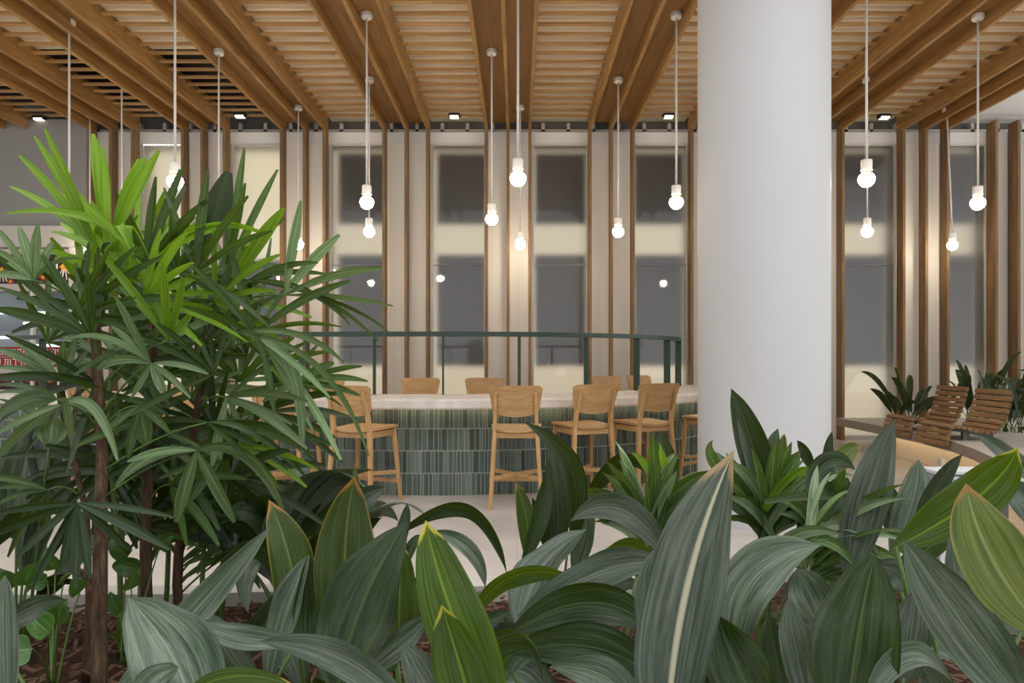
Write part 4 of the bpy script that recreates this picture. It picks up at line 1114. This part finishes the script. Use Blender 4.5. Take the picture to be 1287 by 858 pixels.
fan((190, 457), 1.9, [(118, 468, 12, 150, 452), (140, 410, 10), (78, 430, 12, 130, 425), (208, 498, 13), (145, 372, 10), (240, 500, 9), (262, 470, 9), (165, 500, 9)], PP, 11)
fan((212, 428), 1.95, [(126, 318, 11), (172, 326, 15), (242, 392, 12), (205, 330, 12), (232, 350, 10), (150, 360, 10)], PB, 12)
fan((43, 352), 1.9, [(-5, 285, 10), (24, 285, 13), (48, 282, 13), (66, 304, 11), (112, 326, 8, 75, 326), (-10, 312, 12), (-10, 345, 10)], PP, 11, 0.05)
fan((116, 425), 1.95, [(-5, 320, 14, 55, 372), (-8, 388, 16, 50, 400), (52, 320, 15), (4, 338, 9), (95, 330, 10), (110, 340, 11), (-5, 360, 9), (130, 345, 11)], PG, 12)
fan((78, 480), 1.95, [(11, 420, 12), (-5, 438, 12), (80, 430, 12), (96, 424, 11), (110, 440, 10), (116, 456, 11), (-6, 462, 9), (20, 462, 8)], PP, 10, 0.06)
fan((72, 502), 1.9, [(-5, 484, 7), (-5, 494, 7), (-8, 527, 18, 35, 500), (8, 512, 8), (22, 515, 8), (120, 520, 9), (40, 485, 8)], PP, 9)
fan((78, 508), 1.85, [(92, 571, 17, 86, 512), (148, 578, 13, 118, 512), (-6, 546, 9), (60, 540, 8), (-4, 575, 14)], PP, 12)
fan((97, 632), 1.8, [(-5, 645, 10), (-5, 672, 12), (22, 700, 12), (62, 702, 13), (40, 742, 11), (95, 740, 12), (113, 727, 13), (165, 692, 12), (214, 690, 14), (219, 650, 9), (75, 720, 10)], PD, 12, 0.05, 0.03)
fan((60, 616), 1.95, [(-5, 614, 8), (-6, 636, 12), (10, 700, 12), (25, 655, 9), (58, 668, 11), (-20, 600, 9)], PG, 10)
fan((150, 500), 2.0, [(60, 470, 9), (100, 545, 11), (210, 520, 10), (230, 470, 10), (180, 560, 13), (120, 590, 10), (90, 520, 9)], PG, 11)
fan((175, 510), 1.95, [(185, 560, 26), (160, 575, 12), (215, 545, 10), (130, 545, 10)], PG, 12)
# inner leaves of the crown
rp = random.Random(11)
hubs = [(150, 360), (130, 400), (165, 400), (235, 380), (255, 400), (270, 380), (180, 380), (205, 470), (235, 450), (150, 450), (270, 470), (110, 370), (300, 390), (240, 500), (160, 540), (215, 560), (285, 500), (205, 600), (170, 600), (250, 610), (290, 600), (330, 520), (140, 340), (200, 360), (95, 400), (310, 450), (120, 480), (180, 440), (225, 410), (260, 430), (300, 480), (160, 470), (245, 345), (205, 520), (270, 540), (90, 560), (130, 580), (320, 420), (60, 430), (170, 350)]
for k, hb in enumerate(hubs):
    a0 = rp.uniform(20, 160) if hb[1] < 480 else rp.uniform(-60, 240); sp = rp.uniform(90, 150); nn = rp.randint(5, 8)
    tips = []
    for q in range(nn):
        a = radians(a0 - sp / 2 + sp * q / (nn - 1)); L = rp.uniform(80, 150)
        tips.append((hb[0] + L * cos(a), hb[1] - L * sin(a) * 0.9 + 12 * abs(cos(a)), rp.uniform(7, 13)))
    fan(hb, rp.uniform(1.98, 2.3), tips, rp.choice([PB, PB, PG, PG] if hb[1] < 385 else ([PG, PG, PD, PP] if hb[1] < 480 else [PG, PD, PD, PP])), 11, 0.22)  # light on top and shade inside the crown put into leaf colours

# lower leaves that fill the space between the trunks
for k in range(26):
    hb = (rp.uniform(135, 330), rp.uniform(530, 690)); D = rp.uniform(2.1, 2.45)
    a0 = rp.uniform(-100, 200); sp = rp.uniform(90, 170); nn = rp.randint(5, 8); tips = []
    for q in range(nn):
        a = radians(a0 - sp / 2 + sp * q / (nn - 1)); L = rp.uniform(55, 105)
        tips.append((hb[0] + L * cos(a), hb[1] - L * sin(a) * 0.8 + 14 * abs(cos(a)), rp.uniform(8, 14)))
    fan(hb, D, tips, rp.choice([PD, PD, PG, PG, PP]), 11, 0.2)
for x0, x1, D in ((205, 215, 2.3), (248, 262, 2.28), (150, 140, 2.1), (275, 300, 2.3)):
    b = MB(); p0 = Vector((XA(x0, D), D, SOIL - 0.02)); p1 = P(x1, 470, D)
    b.tube([p0.lerp(p1, k / 6) + Vector((0.01 * sin(k), 0, 0)) for k in range(7)], [0.009 - 0.0006 * k for k in range(7)], 8)
    b.build('cane', M['stem'], palm, smooth=True)

# small heart-leaved plants on the soil
def hearts(label, px, D, leaves):
    e = empty('heart_leaf_plant', root(px, D), label, 'plant', 'small heart-leaved plants on the soil')
    for (x, y, w, h, ang, d) in leaves:
        c = P(x, y, d); a = radians(ang); L = h * d / FPX
        t = c + Vector((cos(a) * L, -0.02, sin(a) * L)); m = (c + t) * 0.5 + Vector((0, -0.015, 0.01))
        b = MB(); blade(b, c, m, t, w * d / FPX, random.uniform(-30, 30), 0.25, nv=12, nu=6, prof='heart')
        petiole(b, c, e.location + Vector((random.uniform(-0.02, 0.02), random.uniform(-0.02, 0.02), 0)), 0.003, 0.002, 1)
        b.build('leaf', [M['heart'], M['stem']], e, smooth=True, recalc=False)
hearts('small heart-leaved plant left of the front palm trunk, with a pale upright leaf', 70, 1.85, [(75, 785, 26, 40, 65, 1.75), (62, 795, 34, 34, 120, 1.7), (70, 715, 22, 24, 100, 2.0), (80, 730, 20, 22, 40, 2.0), (60, 730, 22, 20, 200, 2.0), (100, 745, 26, 26, 80, 1.9), (40, 815, 40, 36, 200, 1.65)])
hearts('small heart-leaved plant at the left edge of the soil', 15, 2.0, [(10, 745, 34, 36, 100, 2.0), (35, 735, 30, 34, 60, 2.0), (15, 800, 30, 30, 180, 1.9), (40, 760, 26, 26, 30, 1.95)])
hearts('small heart-leaved plant between the palm trunks', 160, 2.0, [(150, 770, 22, 30, 100, 2.0), (165, 740, 22, 30, 60, 2.0), (140, 800, 20, 26, 30, 1.95), (160, 700, 24, 30, 120, 2.1), (200, 690, 24, 30, 40, 2.1), (175, 715, 26, 30, 170, 2.05)])

# ------------------------------------------------------------------ plants behind the loungers
def back_clump(label, x, y, n, hmin, hmax, spread, seed, dirs=(0, 360)):
    rnd = random.Random(seed)
    e = empty('aspidistra', (x, y, 0.401), label, 'plant', 'aspidistras on the bench platform')
    for k in range(n):
        a = radians(rnd.uniform(*dirs)); h = rnd.uniform(hmin, hmax); R = rnd.uniform(0.3, 1) * spread
        r0 = Vector((x + rnd.uniform(-0.12, 0.12), y + rnd.uniform(-0.12, 0.12), 0.401))
        b0 = r0 + Vector((cos(a) * R * 0.2, sin(a) * R * 0.2, h * 0.25)); t = r0 + Vector((cos(a) * R, sin(a) * R, h * rnd.uniform(0.7, 1.0)))
        m = (b0 + t) * 0.5 + Vector((0, 0, h * 0.16))
        b = MB(); blade(b, b0, m, t, rnd.uniform(0.065, 0.105), rnd.uniform(-70, 70), 0.35, nv=16, nu=4, wave=0.1, twist=rnd.uniform(-40, 40)); petiole(b, b0, r0)
        b.build('leaf', [M[rnd.choice(['asp_dark', 'asp_dark', 'asp_grey'])], M['stem']], e, smooth=True, recalc=False)
back_clump('aspidistra on the platform left of the farther lounger, its leaves arching before a fin', 5.12, 9.42, 18, 0.4, 0.80, 0.55, 21)
back_clump('aspidistra on the platform behind the farther lounger', 5.95, 9.2, 22, 0.6, 1.0, 0.55, 22)
back_clump('aspidistra on the platform behind and between the two loungers', 5.80, 8.35, 26, 0.4, 0.92, 0.42, 23)
back_clump('tall aspidistra on the platform behind the nearer lounger, at the right edge', 5.9, 7.5, 28, 0.45, 1.05, 0.5, 24)
back_clump('aspidistra on the platform at the right edge beside the nearer lounger', 5.16, 6.92, 26, 0.25, 0.82, 0.42, 25)
# ------------------------------------------------------------------ camera, light, view
cd = bpy.data.cameras.new('camera'); cam = bpy.data.objects.new('camera', cd); COL.objects.link(cam)
cam.location = (0, 0, EYE); cam.rotation_euler = (pi / 2, 0, 0)
cd.sensor_width = 36.0; cd.lens = FPX / 1287.0 * 36.0
cd.shift_x = -6.5 / 1287.0; cd.shift_y = 21.0 / 1287.0
cd.clip_start = 0.05; cd.clip_end = 100
S.camera = cam
w = bpy.data.worlds.new('lobby_daylight_fill'); S.world = w; w.use_nodes = True
nt = w.node_tree; nt.nodes.clear()
out = nt.nodes.new('ShaderNodeOutputWorld'); bg = nt.nodes.new('ShaderNodeBackground')
tc = nt.nodes.new('ShaderNodeTexCoord'); sx = nt.nodes.new('ShaderNodeSeparateXYZ')
nt.links.new(tc.outputs['Generated'], sx.inputs[0])
mr = nt.nodes.new('ShaderNodeMapRange'); mr.inputs['From Min'].default_value = -1; mr.inputs['From Max'].default_value = 1
mr.inputs['To Min'].default_value = 0.75; mr.inputs['To Max'].default_value = 1.35
nt.links.new(sx.outputs[0], mr.inputs['Value'])
bg.inputs['Color'].default_value = (0.99, 0.99, 0.985, 1)
mz = nt.nodes.new('ShaderNodeValToRGB'); e = mz.color_ramp.elements
zz = nt.nodes.new('ShaderNodeMapRange'); zz.inputs['From Min'].default_value = -1; zz.inputs['From Max'].default_value = 1
nt.links.new(sx.outputs[2], zz.inputs['Value']); nt.links.new(zz.outputs[0], mz.inputs[0])
gv = lambda v: (v, v, v, 1)
e[0].position, e[0].color = 0.0, gv(0.9); e[1].position, e[1].color = 1.0, gv(1.0)
for p_, v_ in ((0.44, 0.7), (0.56, 0.34), (0.75, 0.55), (0.9, 1.0)):  # lower half raised: added glow that lifts the ceiling undersides
    k = e.new(p_); k.color = gv(v_)
mu = nt.nodes.new('ShaderNodeMath'); mu.operation = 'MULTIPLY'
nt.links.new(mr.outputs[0], mu.inputs[0]); nt.links.new(mz.outputs[0], mu.inputs[1])
m2 = nt.nodes.new('ShaderNodeMath'); m2.operation = 'MULTIPLY'; m2.inputs[1].default_value = 2.1
nt.links.new(mu.outputs[0], m2.inputs[0])
nt.links.new(m2.outputs[0], bg.inputs['Strength'])
nt.links.new(bg.outputs[0], out.inputs['Surface'])
def area(name, loc, rot, sx_, sy_, power, col=(1, 0.95, 0.88)):
    l = bpy.data.lights.new(name, 'AREA'); l.shape = 'RECTANGLE'; l.size = sx_; l.size_y = sy_; l.energy = power; l.color = col
    o = bpy.data.objects.new(name, l); COL.objects.link(o); o.location = loc; o.rotation_euler = rot; return o
S.view_settings.view_transform = 'Standard'
try: S.view_settings.look = 'None'
except Exception: pass
S.view_settings.gamma = 1.0; S.view_settings.use_curve_mapping = False
S.view_settings.exposure = 0.22
S.cycles.use_denoising = True
S.cycles.max_bounces = 10; S.cycles.transparent_max_bounces = 8
S.cycles.sample_clamp_indirect = 6.0
